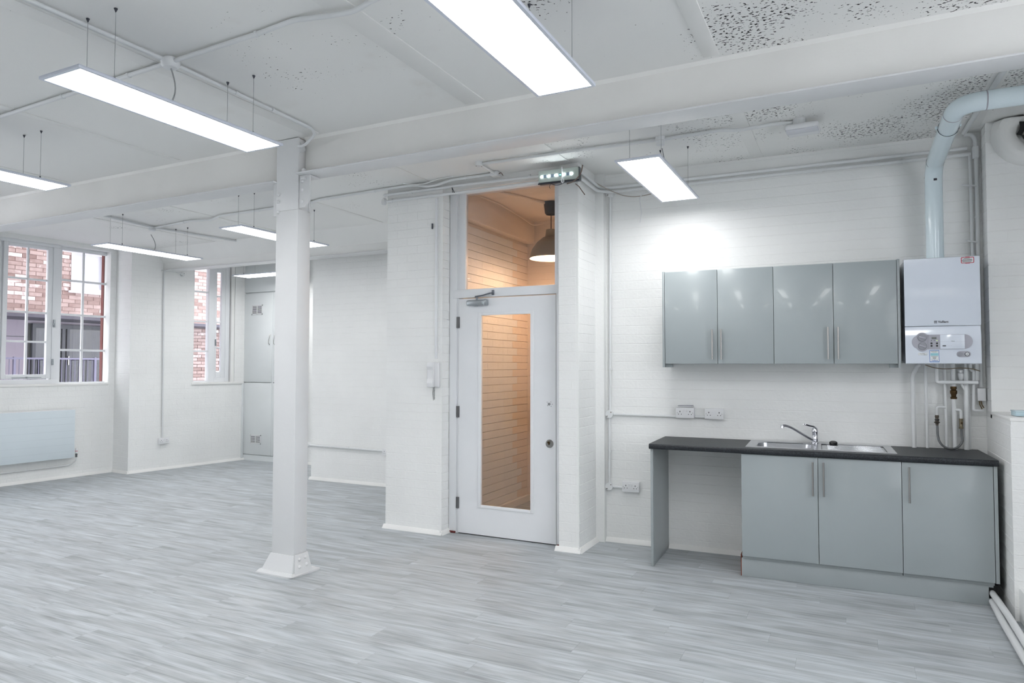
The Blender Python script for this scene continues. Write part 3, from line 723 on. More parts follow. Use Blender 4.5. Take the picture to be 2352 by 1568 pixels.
for (a, b_, c_, d_) in ((X0, -2.955, .008, 2.10), (-2.448, X1, .008, 2.10), (-2.955, -2.448, .008, .255), (-2.955, -2.448, 1.955, 2.10)): lf.box((dx(a), y0, c_), (dx(b_), y1, d_))
leaf = lf.done('leaf', WOODW, door)
bd = B()
for (a, b_, c_, d_) in ((-2.975, -2.943, .245, 1.968), (-2.462, -2.43, .245, 1.968), (-2.943, -2.462, .245, .272), (-2.943, -2.462, 1.944, 1.968)): bd.box((dx(a), y0-.008, c_), (dx(b_), y0+.006, d_), .003)
bd.done('glazing_bead', WOODW, leaf)
B().box((dx(-2.945), .024, .27), (dx(-2.46), .030, 1.946)).done('pane', DOORGLASS, leaf)
for z in (1.889, 1.085, .272):
    h = B(); h.box((dx(-3.197), -.006, z-.05), (dx(-3.168), .006, z+.05), .001); h.cyl((dx(-3.181), -.008, z-.05), (dx(-3.181), -.008, z+.05), .006, 8)
    h.done('hinge', mat('hinge_steel', (120, 120, 122), .4, .7), leaf)
B().lathe([(.0, .012), (.030, .012), (.034, .008), (.035, 0)], (dx(-2.285), y0, .843), (0, -1, 0), 24).done('lock', STEEL, leaf)
b = B(); b.box((dx(-2.292), -.016, .835), (dx(-2.280), -.006, .858), .003).cyl((dx(-2.287), -.012, .855), (dx(-2.287), -.022, .855), .009, 12); b.done('keyhole', BRASS, leaf)
b = B(); b.lathe([(.010, 0), (.010, .004), (.006, .004), (.006, 0)], (dx(-2.289), y0, 1.175), (0, -1, 0), 14)
for (p, q) in ((-.018, .016), (.016, .018), (-.016, -.014), (.018, -.018), (.028, 0)): b.cyl((dx(-2.289)+p, y0+.001, 1.175+q), (dx(-2.289)+p, y0-.001, 1.175+q), .003, 6)
b.done('old_lock_hole', INK, leaf)
cl = B(); cl.box((dx(-3.075), -.045, 2.033), (dx(-2.905), .003, 2.082), .012, seg=3); c1 = cl.done('door_closer', ALU, leaf)
B().box((dx(-2.905), -.043, 2.030), (dx(-2.872), .003, 2.086), .008).done('end_cap', ALU, c1)
B().lathe([(.018, 0), (.016, .010), (.0, .012)], (dx(-2.985), -.022, 2.035), (0, 0, -1), 16).done('adjuster', ALU, c1)
b = B(); b.cyl((dx(-2.975), -.025, 2.08), (dx(-2.975), -.025, 2.108), .010, 10)
b.tube([(dx(-2.99), -.03, 2.112), (dx(-2.90), -.05, 2.118), (dx(-2.822), -.05, 2.135)], .0065, 8)
b.tube([(dx(-2.90), -.028, 2.122), (dx(-2.822), -.012, 2.142)], .005, 8); b.box((dx(-2.835), -.012, 2.12), (dx(-2.81), -.004, 2.165), .004); b.done('closer_arm', mat('closer_arm_grey', (120, 124, 132), .3, .8), c1)
B().box((dx(-3.178), .01, -.001), (dx(-2.228), .05, .008)).done('threshold_gap', DARK, door)
B().box((dx(-3.27), -.012, .0), (dx(-3.20), .0, .018), .004).done('bare_brick', REDBRK, door); B().box((dx(-2.215), -.012, .0), (dx(-2.17), .0, .014), .004).done('bare_brick', REDBRK, door)

# ------------------------------------------------------------------ hall behind the door
def hall():
    runs = [((-3.245, 5.42), (-3.245, 6.93))]
    # room on the right-hand side when walking +y (wall faces +x)
    lay_bricks(wall_hall, [((-3.245, 5.42), (-3.245, 6.93), .004, 2.84, []), ((-3.245, 6.93-.008), (-2.12, 6.93-.008), .004, 2.84, [])], HALLW, cap=300)
    struct(B().box((-3.262, 5.42, 2.86), (-3.16, 6.93, 3.12), .01).done('trim_31', HALLW))
    struct(B().box((-3.25, 5.42, .0), (-3.215, 6.93, .07)).done('baseboard_hall', SMOOTHW))
    t = thing('pendant_lamp', 'grey metal dome pendant lamp glowing warm behind the glass above the door', 'lamp', (-2.627, 6.15, 2.55))
    b = B(); b.lathe([(.215, .0), (.212, .02), (.19, .09), (.14, .16), (.085, .205), (.062, .215), (.058, .22), (.050, .285), (.0, .287)], (0, 0, 0), (0, 0, 1), 40)
    b.done('lamp_shade', GREYLAMP, t)
    b = B(); b.lathe([(.211, .001), (.205, .02), (.182, .085), (.134, .153), (.08, .197), (.0, .2)], (0, 0, 0), (0, 0, 1), 40); b.done('shade_lining', LAMPIN, t)
    B().tube([(0, 0, .285), (0, 0, .46)], .005, 8).done('cord', BLACK, t)
    B().lathe([(.05, .435), (.062, .45), (.075, .558), (.0, .56)], (0, 0, 0), (0, 0, 1), 28).done('ceiling_cup', BLACK, t)
    B().lathe([(0, .04), (.022, .045), (.034, .075), (.030, .105), (.015, .14), (.013, .18)], (0, 0, 0), (0, 0, 1), 18).done('bulb', BULB, t)
    ld = bpy.data.lights.new('pendant_light', 'POINT'); ld.energy = 13; ld.color = (1, .65, .41); ld.shadow_soft_size = .09
    lo = bpy.data.objects.new('pendant_light', ld); C.objects.link(lo); lo.parent = t; lo.location = (0, 0, .02)
    tag(B().tube([(-2.9, 5.42, 3.095), (-2.66, 6.14, 3.095)], .012, 8).done('hall_conduit', HALLW), 'thin conduit on the hall ceiling leading to the dome pendant lamp', 'conduit')
    tag(B().tube(round_path([(-3.13, 5.45, 3.09), (-3.1, 5.9, 3.10), (-3.13, 6.5, 3.08), (-3.1, 6.75, 3.03), (-3.0, 6.8, 3.05), (-2.7, 6.86, 3.09)], .08), .006, 6).done('cable', HALLW), 'loose white cable along the top of the hall wall behind the transom glass', 'cable')
hall()

# ------------------------------------------------------------------ LED panels
def led_panel(name, label):
    t = thing(name, label, 'ceiling light', (0, 0, 2.80), 0, 'hanging LED panel lights')
    b = B(); w2, l2, i = .1485, .5985, .0155
    for (a, c_) in (((-w2, -l2), (-w2+i, l2)), ((w2-i, -l2), (w2, l2)), ((-w2+i, -l2), (w2-i, -l2+i)), ((-w2+i, l2-i), (w2-i, l2))): b.box((a[0], a[1], 0), (c_[0], c_[1], .012))
    b.box((-w2, -l2, .010), (w2, l2, .014)); b.done('frame', mat('led_frame', (215, 220, 232), .35), t)
    B().box((-w2+i, -l2+i, .0015), (w2-i, l2-i, .006)).done('diffuser', LED, t)
    for sx in (-1, 1):
        for sy in (-1, 1):
            x, y = sx*.105, sy*.41
            wv = B().cyl((x, y, .014), (x, y, .352), .0014, 6).done('suspension_wire', GREYCORD, t)
            B().lathe([(.0, -.022), (.002, -.018), (.008, -.003), (.008, 0), (0, 0)], (x, y, .359), (0, 0, 1), 10).done('ceiling_anchor', INK, wv); B().lathe([(.0, .0), (.0045, 0), (.0045, .02), (0, .02)], (x, y, .014), (0, 0, 1), 8).done('wire_grip', INK, wv)
    return t
def cord(t, p0, p1, sag=.05):
    a, b_ = Vector(p0), Vector(p1); pts = []
    for j in range(11):
        u = j/10; p = a.lerp(b_, u); s_ = math.sin(u*PI); p += Vector((sag*s_*.6, sag*s_, -sag*.3*s_)); pts.append(p)
    B().tube(pts, .004, 6).done('supply_cord', GREYCORD, t)
LP = [('LED panel hanging at upper left with a round ceiling rose above it', -3.148, 2.385, 0), ('large LED panel cut by the top edge of the picture', -1.197, 2.385, 0),
      ('LED panel cut by the left edge of the picture, above the boxed beam', -5.225, 2.39, 0), ('LED panel hanging beyond the beam in front of the kitchen wall', -1.19, 4.765, 0),
      ('LED panel partly hidden behind the steel column, just beyond the near beam', -5.225, 5.14, 0), ('LED panel hanging in front of the paned window', -7.255, 5.18, 0),
      ('farthest LED panel, set crosswise before the tall white cupboard', -7.46, 7.20, PI/2)]
pan = led_panel('led_panel_light', LP[0][0]); index_kids(pan); panels = []
for i, (lab, x, y, r) in enumerate(LP):
    o = pan if i == 0 else copy_tree(pan)
    o.location = (x, y, 2.80); o.rotation_euler.z = r; o['label'] = lab; panels.append(o)
for (x, y, w_) in ((-5.22, 0, 'third in the camera row'), (-3.15, 0, 'second in the camera row'), (-1.2, 0, 'nearest the camera, mirrored in a grey wall cabinet door'),
                  (-7.27, 2.39, 'nearest the left wall, row before the beam'), (.83, 2.39, 'last before the beam beside the right side windows'), (.83, 0, 'first in the camera row beside the side windows')):
    o = copy_tree(pan); o.location = (x, y, 2.80); o['label'] = 'LED panel outside the picture, ' + w_
cord(panels[0], (-.12, .05, .30), (-.02, -.06, .014), .03); cord(panels[5], (-.23, .17, .26), (-.03, .06, .014), .03)
cord(panels[3], (-.02, .12, .28), (.0, .16, .014), .01); cord(panels[6], (.12, -.62, .3), (.02, -.57, .014), .03)
panels[6]  # crosswise one

# ------------------------------------------------------------------ conduits on ceiling and walls
def conduit(label, pts, r=.0125, clips=(), name='conduit', m=PIPEW, rad=.04, group=None, cat='conduit', n=10):
    path = round_path(pts, rad) if rad else [Vector(p) for p in pts]
    lo = min(p.z for p in path); c = sum(path, Vector())/len(path)
    t = thing(name, label, cat, (c.x, c.y, lo), group=group)
    B().tube(path, r, n).done('tube', m, t, world=True)
    for (p, ax) in clips:
        p = Vector(p); ax = Vector(ax).normalized(); b = B(); b.lathe([(r*1.02, -.008), (r*1.25, -.008), (r*1.25, .008), (r*1.02, .008)], p, ax, 12); b.done('clip', m, t, world=True)
    return t
Zc = H-.017
def alongX(x0, x1, y, nclip, wob=.0): return [(x0+(x1-x0)*(i+.5)/nclip, y, Zc) for i in range(nclip)]
conduit('white conduit crossing the near ceiling from left to the top edge, through the round rose', [(-8.9, 2.50, Zc), (-5.0, 2.49, Zc), (-3.6, 2.45, Zc), (-3.27, 2.43, Zc-.008), (-2.6, 2.42, Zc), (-2.35, 2.40, Zc), (-2.15, 2.42, Zc-.016), (-2.02, 2.44, Zc-.016), (-1.9, 2.42, Zc), (.5, 2.40, Zc)],
        clips=[((x, y, Zc), (1, 0, 0)) for x, y in ((-4.3, 2.47), (-3.65, 2.452), (-2.62, 2.42))])
conduit('pair of painted cables running along the near ceiling towards the column head', [(-3.335, -1, Zc), (-3.285, 2.40, Zc), (-3.33, 3.58, Zc), (-3.36, 3.64, 3.12), (-3.50, 3.68, 3.075), (-3.57, 3.70, 3.09)], r=.010, clips=[((-3.30, 2.9, Zc), (0, 1, 0)), ((-3.31, 3.2, Zc), (0, 1, 0)), ((-3.29, 2.15, Zc), (0, 1, 0))])
conduit('thin cable beside the painted cables on the near ceiling', [(-3.365, -1, Zc+.004), (-3.315, 2.36, Zc+.004), (-3.305, 2.52, Zc+.004), (-3.36, 3.56, Zc+.004)], r=.005, name='cable', cat='cable')
conduit('white conduit on the far bay ceiling running from the near beam to a dark hole', [(-7.27, 3.90, Zc), (-7.36, 4.85, Zc), (-7.45, 5.35, Zc), (-7.27, 6.42, Zc)], clips=[((-7.40, 5.75, Zc), (0, 1, 0)), ((-7.33, 6.1, Zc), (0, 1, 0))])
conduit('white conduit crossing the far bay ceiling behind the column', [(-7.45, 5.37, Zc), (-6.7, 5.285, Zc), (-6.4, 5.31, Zc-.012), (-6.2, 5.25, Zc), (-5.44, 5.235, Zc), (-4.95, 5.22, Zc), (-4.83, 5.215, Zc), (-4.7, 5.17, Zc), (-3.9, 5.13, Zc), (-3.55, 5.125, Zc), (-3.40, 5.125, Zc-.03), (-3.30, 5.125, Zc-.03), (-3.15, 5.13, Zc), (-2.72, 5.13, Zc)],
        clips=[((x, y, Zc), (1, 0, 0)) for x, y in ((-6.85, 5.30), (-5.6, 5.238), (-4.6, 5.165), (-4.0, 5.135), (-3.0, 5.13))])
conduit('short conduit elbow linking two junction boxes on the ceiling above the door', [(-2.71, 5.11, Zc), (-2.70, 4.83, Zc)], r=.011)
conduit('white conduit from the junction box above the door to the square ceiling fitting', [(-2.69, 4.83, Zc), (-1.9, 4.835, Zc), (-1.22, 4.877, Zc), (-.80, 4.86, Zc), (-.68, 4.875, Zc-.014), (-.58, 4.875, Zc-.014), (-.45, 4.90, Zc), (-.33, 4.93, Zc)],
        clips=[((-1.85, 4.837, Zc), (1, 0, 0)), ((-.95, 4.87, Zc), (1, 0, 0))])
conduit('small conduit on the wall above the left ceiling edge ending in a stub', [(-9.0, 3.66, Zc), (-7.35, 3.655, Zc)], r=.011)
# wall-top pipes: door wall, round the pilaster, along the kitchen wall
pa = [(-3.93, 5.20, 3.097), (-3.90, 5.165, 3.097), (-2.95, 5.165, 3.093), (-1.951, 5.165, 3.075), tuple(K(.03, .045, 3.035)), tuple(K(2.72, .03, 3.045))]
conduit('upper white pipe running along the wall tops above the door and kitchen', pa, r=.0135, rad=.06, name='pipe', cat='pipe', clips=[((-3.60, 5.165, 3.096), (1, 0, 0)), ((-2.4, 5.165, 3.09), (1, 0, 0)), (K(1.15, .03, 3.04), tuple(KE)+(0,)), (K(2.1, .03, 3.043), tuple(KE)+(0,))])
pb = [(-3.90, 5.17, 3.037), (-2.95, 5.165, 3.03), (-2.05, 5.165, 3.03), (-1.945, 5.19, 3.02), (-1.945, 5.56, 3.005), tuple(K(.12, .03, 3.002)), tuple(K(2.74, .03, 3.0))]
conduit('lower white pipe under the upper one, clipped along the kitchen wall top', pb, r=.0135, rad=.05, name='pipe', cat='pipe', clips=[((-3.82, 5.168, 3.037), (1, 0, 0))]+[(K(u, .03, 3.0), tuple(KE)+(0,)) for u in (.22, .85, 1.283, 1.775, 2.326)])
t = thing('junction_box', 'round white junction box at the left end of the wall-top pipes on the pier corner', 'junction box', (-3.905, 5.16, 3.0)); B().lathe([(0, .0), (.033, .0), (.033, .028), (.0, .03)], (0, .02, .037), (-.55, -1, 0), 22).done('body', PIPEW, t)
# junction boxes
def jbox(label, p, ax, r=.032, d=.03, m=PIPEW, screws=True):
    t = thing('junction_box', label, 'junction box', p); ax = Vector(ax).normalized()
    B().lathe([(r, 0), (r, d*.75), (r*.96, d*.8), (r*.94, d), (0, d)], (0, 0, 0), ax, 24).done('body', m, t)
    if screws:
        h = Vector((0, 0, 1)) if abs(ax.z) < .5 else Vector((1, 0, 0)); s_ = ax.cross(h).normalized(); q = (s_+ax.cross(s_)).normalized()
        for k_ in (-1, 1): B().lathe([(.0045, 0), (.0045, .0015), (0, .0015)], ax*d+q*k_*r*.72, ax, 8).done('screw', BRASS, t)
    return t
jbox('round junction box on the kitchen wall level with the counter sockets', K(.093, 0, 1.084), -KN.to_3d()*-1, .034, .034)
jbox('round junction box low on the kitchen wall left of the lone socket', K(.09, 0, .468), KN.to_3d(), .034, .034)
jbox('round junction box at the top left corner of the kitchen wall under the pipes', K(.108, 0, 2.995), KN.to_3d(), .036, .036)
jbox('junction box on the ceiling farther from the door wall, left of the emergency light', (-2.70, 4.825, H), (0, 0, -1), .032, .034)
t = thing('junction_box', 'square junction box on the ceiling right above the door wall', 'junction box', (-2.71, 5.13, H-.042)); B().box((-.035, -.035, 0), (.035, .035, .04), .006).done('body', PIPEW, t); B().tube([(.03, 0, .02), (.06, -.01, .025), (.075, .0, .0)], .004, 6).done('loose_wire', BROWN, t)
t = thing('ceiling_rose', 'round white ceiling rose over the upper left LED panel', 'ceiling rose', (-3.275, 2.435, H-.055)); B().lathe([(.0, 0), (.035, 0), (.047, .012), (.05, .03), (.05, .040), (.034, .042), (.034, .055)], (0, 0, 0), (0, 0, 1), 28).done('body', PIPEW, t)
t = thing('ceiling_rose', 'small white ceiling rose over the LED panel by the paned window', 'ceiling rose', (-7.475, 5.36, H-.055)); B().lathe([(.0, 0), (.03, 0), (.04, .01), (.04, .032), (.03, .034), (.03, .055)], (0, 0, 0), (0, 0, 1), 24).done('body', PIPEW, t)
t = thing('ceiling_rose', 'white cylindrical ceiling rose over the LED panel before the kitchen', 'ceiling rose', (-1.22, 4.877, H-.06)); B().lathe([(.0, 0), (.03, .002), (.033, .012), (.033, .03), (.036, .032), (.036, .06)], (0, 0, 0), (0, 0, 1), 24).done('body', PIPEW, t)
t = thing('ceiling_sensor', 'square white rounded fitting on a round base on the flaking ceiling near the kitchen', 'ceiling fitting', (-.27, 4.955, H-.085), -.05)
B().lathe([(.042, .04), (.042, .085)], (-.02, -.02, 0), (0, 0, 1), 24).done('base', PIPEW, t); B().box((-.105, -.09, 0), (.105, .09, .042), .018, seg=4).done('housing', PLAST, t)
B().box((-.10, -.085, -.008), (.10, .0, .006), .006).done('lens', mat('frosted_lens', (214, 216, 222), .35), t)
# dark holes and small breaks in the plaster
tag(B().prism([(-.05, -.02), (-.01, -.03), (.06, -.005), (.03, .03), (-.03, .02)], H-.003, H+.004, 'z', M=Matrix.Translation((-7.21, 6.46, 0))).done('plaster_hole', DARK), 'small dark hole in the ceiling where the far conduit ends', 'hole')

# vertical conduit on kitchen wall with clips
kc = [K(.108, .016, 2.97), K(.098, .016, 1.10)]
conduit('vertical conduit down the left end of the kitchen wall to the middle junction box', kc, rad=0, r=.0115, clips=[(K(.107, .016, z), (0, 0, 1)) for z in (2.721, 2.094, 1.472)])
conduit('vertical conduit between the two round junction boxes on the kitchen wall', [K(.093, .016, 1.05), K(.09, .016, .50)], rad=0, r=.0115, clips=[(K(.095, .016, .768), (0, 0, 1))])
conduit('horizontal conduit from the middle junction box to the counter sockets', [K(.13, .016, 1.085), K(.665, .016, 1.083)], rad=0, r=.0115, clips=[(K(.41, .016, 1.084), tuple(KE)+(0,))])
conduit('short conduit joining the two counter sockets', [K(.81, .016, 1.085), K(.892, .016, 1.085)], rad=0, r=.0125)
conduit('short conduit from the low junction box to the lone socket', [K(.12, .016, .469), K(.205, .016, .466)], rad=0, r=.0115)

# ------------------------------------------------------------------ sockets
def socket_parts(t, wd=.146, ht=.086, dp=.036):
    pl = B().box((0, -dp, 0), (wd, 0, ht), .004, seg=2).done('back_box', PLAST, t)
    fp = B().box((0, -dp-.009, 0), (wd, -dp-.0005, ht), .003).done('faceplate', PLAST, t)
    for s_ in (-1, 1):
        B().box((wd/2+s_*.011-.006, -dp-.013, ht*.58), (wd/2+s_*.011+.006, -dp-.007, ht*.84), .0015).done('rocker_switch', PLAST, fp)
        b = B(); cx = wd/2+s_*.040; y = -dp-.0095
        b.box((cx-.003, y, ht*.56), (cx+.003, y+.003, ht*.68)); b.box((cx-.0145, y, ht*.34), (cx-.0085, y+.003, ht*.40)); b.box((cx+.0085, y, ht*.34), (cx+.0145, y+.003, ht*.40)); b.done('pin_holes', DARK, fp)
        B().lathe([(.003, 0), (.003, .001), (0, .001)], (wd/2+s_*.0615, -dp-.009, ht*.5), (0, -1, 0), 8).done('screw', STEEL, fp)
sock = thing('double_socket', 'left one of the two double sockets above the counter, with a loose plate on it', 'socket', K(.662, 0, 1.072), KA, 'double wall sockets'); socket_parts(sock); index_kids(sock)
def socket_at(label, loc, rz):
    o = copy_tree(sock); o.location = loc; o.rotation_euler.z = rz; o['label'] = label
socket_at('right one of the two double sockets above the counter', K(.892, 0, 1.07), KA)
socket_at('double socket low on the kitchen wall left of the grey end panel', K(.206, 0, .437), KA)
dB = (Vector(LW[3])-Vector(LW[2])).normalized(); aB = math.atan2(dB.y, dB.x)
p = seg(LW[2], LW[3], .405); socket_at('double socket at the foot of the conduit between the two windows', (p.x, p.y, .372), aB)
socket_at('double socket half hidden behind the pier edge in the far brick wall', (-5.215, 6.93, .385), 0)
t = thing('loose_plate', 'loose white socket plate resting on top of the left counter socket', 'plate', K(.675, 0, 1.1585), KA)
B().box((0, -.052, .0), (.128, -.002, .008), .0035, M=Matrix.Rotation(math.radians(-1.5), 4, 'Y')).done('plate', PLAST, t)
B().box((.004, -.048, .008), (.124, -.006, .015), .003, M=Matrix.Rotation(math.radians(-2.5), 4, 'Y')).done('rim', BOILG, t)

# conduit between the windows + far wall pipe
def LB(s, off, z): p = seg(LW[2], LW[3], s) + Vector((dB.y, -dB.x))*off; return Vector((p.x, p.y, z))
conduit('conduit coming down between the two windows to a double socket', [LB(.72, .016, 2.845), LB(.47, .016, 2.90), LB(.445, .016, 2.82), LB(.465, .016, .455)], rad=.06, r=.0115, clips=[(LB(.452, .016, 1.99), (0, 0, 1)), (LB(.458, .016, 1.426), (0, 0, 1)), (LB(.461, .016, .8), (0, 0, 1))])
jbox('round junction box high between the windows under the far beam', LB(.72, 0, 2.84), (dB.y, -dB.x, 0), .032, .03)
conduit('horizontal conduit low on the far brick wall ending at a hidden socket', [(-6.41, 6.905, .452), (-5.20, 6.905, .440)], rad=0, clips=[((-5.756, 6.905, .447), (1, 0, 0))])
jbox('round junction box low at the left corner of the far brick wall', (-6.42, 6.93, .452), (-.6, -1, 0), .034, .04)

# door-wall trunking, intercom, emergency light
tag(B().box((-3.345, 5.172, 1.56), (-3.325, 5.19, 3.01), .002).done('cable_trunking', WOODW), 'slim white trunking running down the pier to the intercom handset', 'trunking')
tag(B().box((-3.388, 5.176, 2.735), (-3.378, 5.19, 2.785), .002, M=None).done('wall_mark', INK), 'small dark chip in the paint high on the pier', 'mark')
t = thing('intercom_handset', 'white wall intercom handset with a curly cord beside the door', 'intercom', (-3.352, 5.19, 1.16))
B().box((-.048, -.030, .145), (.058, 0, .368), .010, seg=3).done('base', PLAST, t)
b = B(); prof = [(-.028, .372), (-.064, .366), (-.070, .33), (-.052, .30), (-.050, .22), (-.068, .185), (-.064, .148), (-.03, .142)]
b.prism(prof, -.045, .018, 'x'); bmesh.ops.bevel(b.bm, geom=list(b.bm.edges), offset=.006, segments=2, profile=.5, affect='EDGES')
b.done('handset', PLAST, t)
pts = [Vector((.012+.007*math.cos(j*1.2), -.03+.007*math.sin(j*1.2), .145-.0018*j)) for j in range(60)]
B().tube(pts, .0022, 5).done('curly_cord', GREYCORD, t); B().tube([(.004, -.03, .145), (-.002, -.032, .09), (.004, -.03, .03), (.012, -.028, .04)], .003, 6).done('cord_loop', GREYCORD, t)
EL = thing('emergency_light', 'grey emergency light with a row of bright LEDs tied up above the door', 'emergency light', (-2.105, 5.087, 2.985), math.radians(3))
B().box((-.178, -.002, 0), (.178, .05, .112), .008).done('housing', mat('clear_grey_box', (92, 98, 102), .3), EL)
B().box((-.170, -.020, .010), (.170, -.002, .104), .003).done('gear_plate', mat('pale_green_plate', (186, 198, 192), .5), EL)
B().box((-.178, -.012, -.004), (.178, .0, .006), .002).done('bottom_rim', ANTH, EL)
for i, x in enumerate((-.142, -.080, -.015, .052, .118)): B().lathe([(.009, 0), (.007, .004), (0, .006)], (x, -.020, .055), (0, -1, 0), 14).done('led', LEDDOT, EL)
for x in (-.111, -.048, .020, .085): B().box((x-.014, -.0225, .042), (x+.014, -.0195, .068), .001).done('chip', mat('led_strip_blue', (130, 150, 165), .4), EL)
B().lathe([(.005, 0), (.004, .003), (0, .004)], (.020, -.0225, .055), (0, -1, 0), 10).done('indicator', GREENDOT, EL)
b = B(); b.box((.030, -.024, -.01), (.038, .052, .120), .002); b.tube([(.036, -.028, .02), (.052, -.034, .015), (.056, -.034, -.005), (.044, -.032, -.018), (.032, -.03, -.005), (.036, -.028, .02)], .0035, 6); b.done('cable_tie', PLAST, EL)
b = B(); b.tube(round_path([(-.07, 0, -.002), (-.03, -.01, -.022), (.01, -.01, -.024), (.05, -.01, -.01)], .02), .003, 6).tube(round_path([(-.07, 0, 0), (-.08, -.005, -.03), (-.072, -.005, -.045)], .01), .002, 5); b.done('loose_wires', INK, EL)
tag(B().tube(round_path([(-2.02, 5.05, 2.955), (-1.95, 5.04, 2.965), (-1.90, 5.05, 3.02), (-1.885, 5.05, 3.09)], .03), .005, 7).done('cable', BROWN), 'brown stiff cable looping up at the right end of the emergency light', 'cable')
tag(B().tube([(-1.965, 5.10, 2.96), (-1.93, 5.09, 2.93), (-1.905, 5.08, 2.895), (-1.875, 5.07, 2.855)], .004, 7).done('cable', BROWN), 'cut brown cable end hanging below the emergency light', 'cable')
pts = [KX(1345, 405, .35), KX(1375, 424, .12), KX(1400, 437, .06), KX(1430, 449, .05), KX(1452, 452, .05), KX(1475, 450, .05), KX(1496, 445, .05)]
tag(B().tube(round_path(pts, .05), .0042, 7).done('cable', mat('dirty_cable', (176, 168, 160), .6)), 'dirty white cable drooping over the top left corner of the kitchen wall', 'cable')
pts = [KX(1488, 441, .055), KX(1474, 447, .055), KX(1469, 455, .06), KX(1471, 470, .06), KX(1474, 488, .06), KX(1472, 503, .06), KX(1470, 511, .06)]
tag(B().tube(round_path(pts, .02), .0042, 7).done('cable', PLAST), 'short white cable end hanging down on the kitchen wall left of the LED panel', 'cable')
tag(B().tube(round_path([(-3.14, 5.14, 3.03), (-3.14, 5.12, 3.075), (-3.13, 5.15, 3.03)], .01), .003, 6).done('wire_loop', INK), 'tiny dark wire loop on the lower wall-top pipe above the trunking', 'wire')
# cables sagging round the third batten over the pier
tag(B().tube(round_path([(-3.62, 5.06, H-.01), (-3.50, 5.08, H-.03), (-3.40, 5.10, H-.03), (-3.28, 5.08, H-.01), (-3.1, 5.07, H-.008)], .05), .0045, 7).done('cable', PIPEW), 'white cable sagging under the ceiling batten above the pier', 'cable')

# ------------------------------------------------------------------ kitchen units (local x along the wall, -y into the room)
def bar_handle(parent, x, z0, z1, yf, r=.006):
    b = B(); b.cyl((x, yf-.028, z0), (x, yf-.028, z1), r, 14)
    for z in (z0+.03, z1-.03): b.cyl((x, yf-.028, z), (x, yf+.001, z), .0045, 10)
    return b.done('handle', STEEL, parent)
def base_unit(label, u0, doors, handles):
    W = .5*doors; t = thing('base_cabinet', label, 'cabinet', K(u0, 0, 0), KA)
    b = B()
    b.box((.002, -.565, .13), (.020, -.02, .874)).box((W-.020, -.565, .13), (W-.002, -.02, .874)).box((.02, -.565, .13), (W-.02, -.02, .148)).box((.02, -.03, .148), (W-.02, -.02, .874)).box((.02, -.565, .856), (W-.02, -.50, .874))
    b.done('body', GREYS, t)
    for i in range(doors):
        d = B().box((i*.5+.0015, -.592, .153), (i*.5+.4985, -.572, .8725), .0015).done('door', GREYC, t)
        bar_handle(d, i*.5+handles[i], .614, .844, -.592)
    return t
base_unit('double grey base cabinet under the sink with two bar handles', 1.222, 2, (.468, .035))
base_unit('single grey base cabinet at the right end under the worktop', 2.222, 1, (.040,))
# a pale raw edge on the plinth end
t = thing('end_panel', 'tall grey end panel standing under the left end of the worktop', 'panel', K(.572, 0, 0), KA); B().box((0, -.585, .001), (.018, -.002, .8745), .001).done('panel', GREYS, t)
B().box((.0181, -.560, .03), (.0185, -.03, .86)).done('inner_face', GREYS, t)
t = thing('end_panel', 'narrow grey filler panel between the right base cabinet and the brick ledge', 'panel', K(2.724, 0, 0), KA); B().box((0, -.590, .15), (.020, -.02, .8745), .001).done('panel', GREYC, t)
t = thing('plinth', 'long grey kickboard under the grey base cabinets', 'plinth', K(1.216, 0, 0), KA)
b = B(); b.box((0, -.555, .001), (1.475, -.538, .1295), .001).box((1.475, -.555, .001), (1.49, -.538, .045)).box((1.475, -.555, .115), (1.50, -.538, .1295)); b.done('board', GREYS, t); B().box((-.006, -.553, .002), (.0, -.10, .152)).done('raw_edge', REDWOOD, t)
B().box((1.476, -.532, .03), (1.53, -.52, .125)).done('pipe_hole', DARK, t)
# worktop with sink cutout
t = thing('worktop', 'long dark speckled laminate worktop with rounded front edge', 'worktop', K(.566, 0, .8765), KA)
Lw = 2.182; fr = -.607
b = B(); sx0, sx1, sy0, sy1 = 1.262-.566, 2.192-.566, -.522, -.035
for (a, c_, e, f) in ((0, fr, sx0, -.004), (sx1, fr, Lw, -.004), (sx0, fr, sx1, sy0), (sx0, sy1, sx1, -.004)):
    b.box((a, c_, 0), (e, f, .038))
b.done('slab', COUNTER, t)
b = B(); pr = [(fr, 0)] + [(fr-.010*math.sin(a), .028+.010-.010*math.cos(a) if False else .019-.019*math.cos(a)) for a in [PI*j/8 for j in range(9)]] + [(fr, .038)]
b.prism([(y, z) for y, z in pr[1:-1]], 0, Lw, 'x'); b.done('front_edge', COUNTER, t)
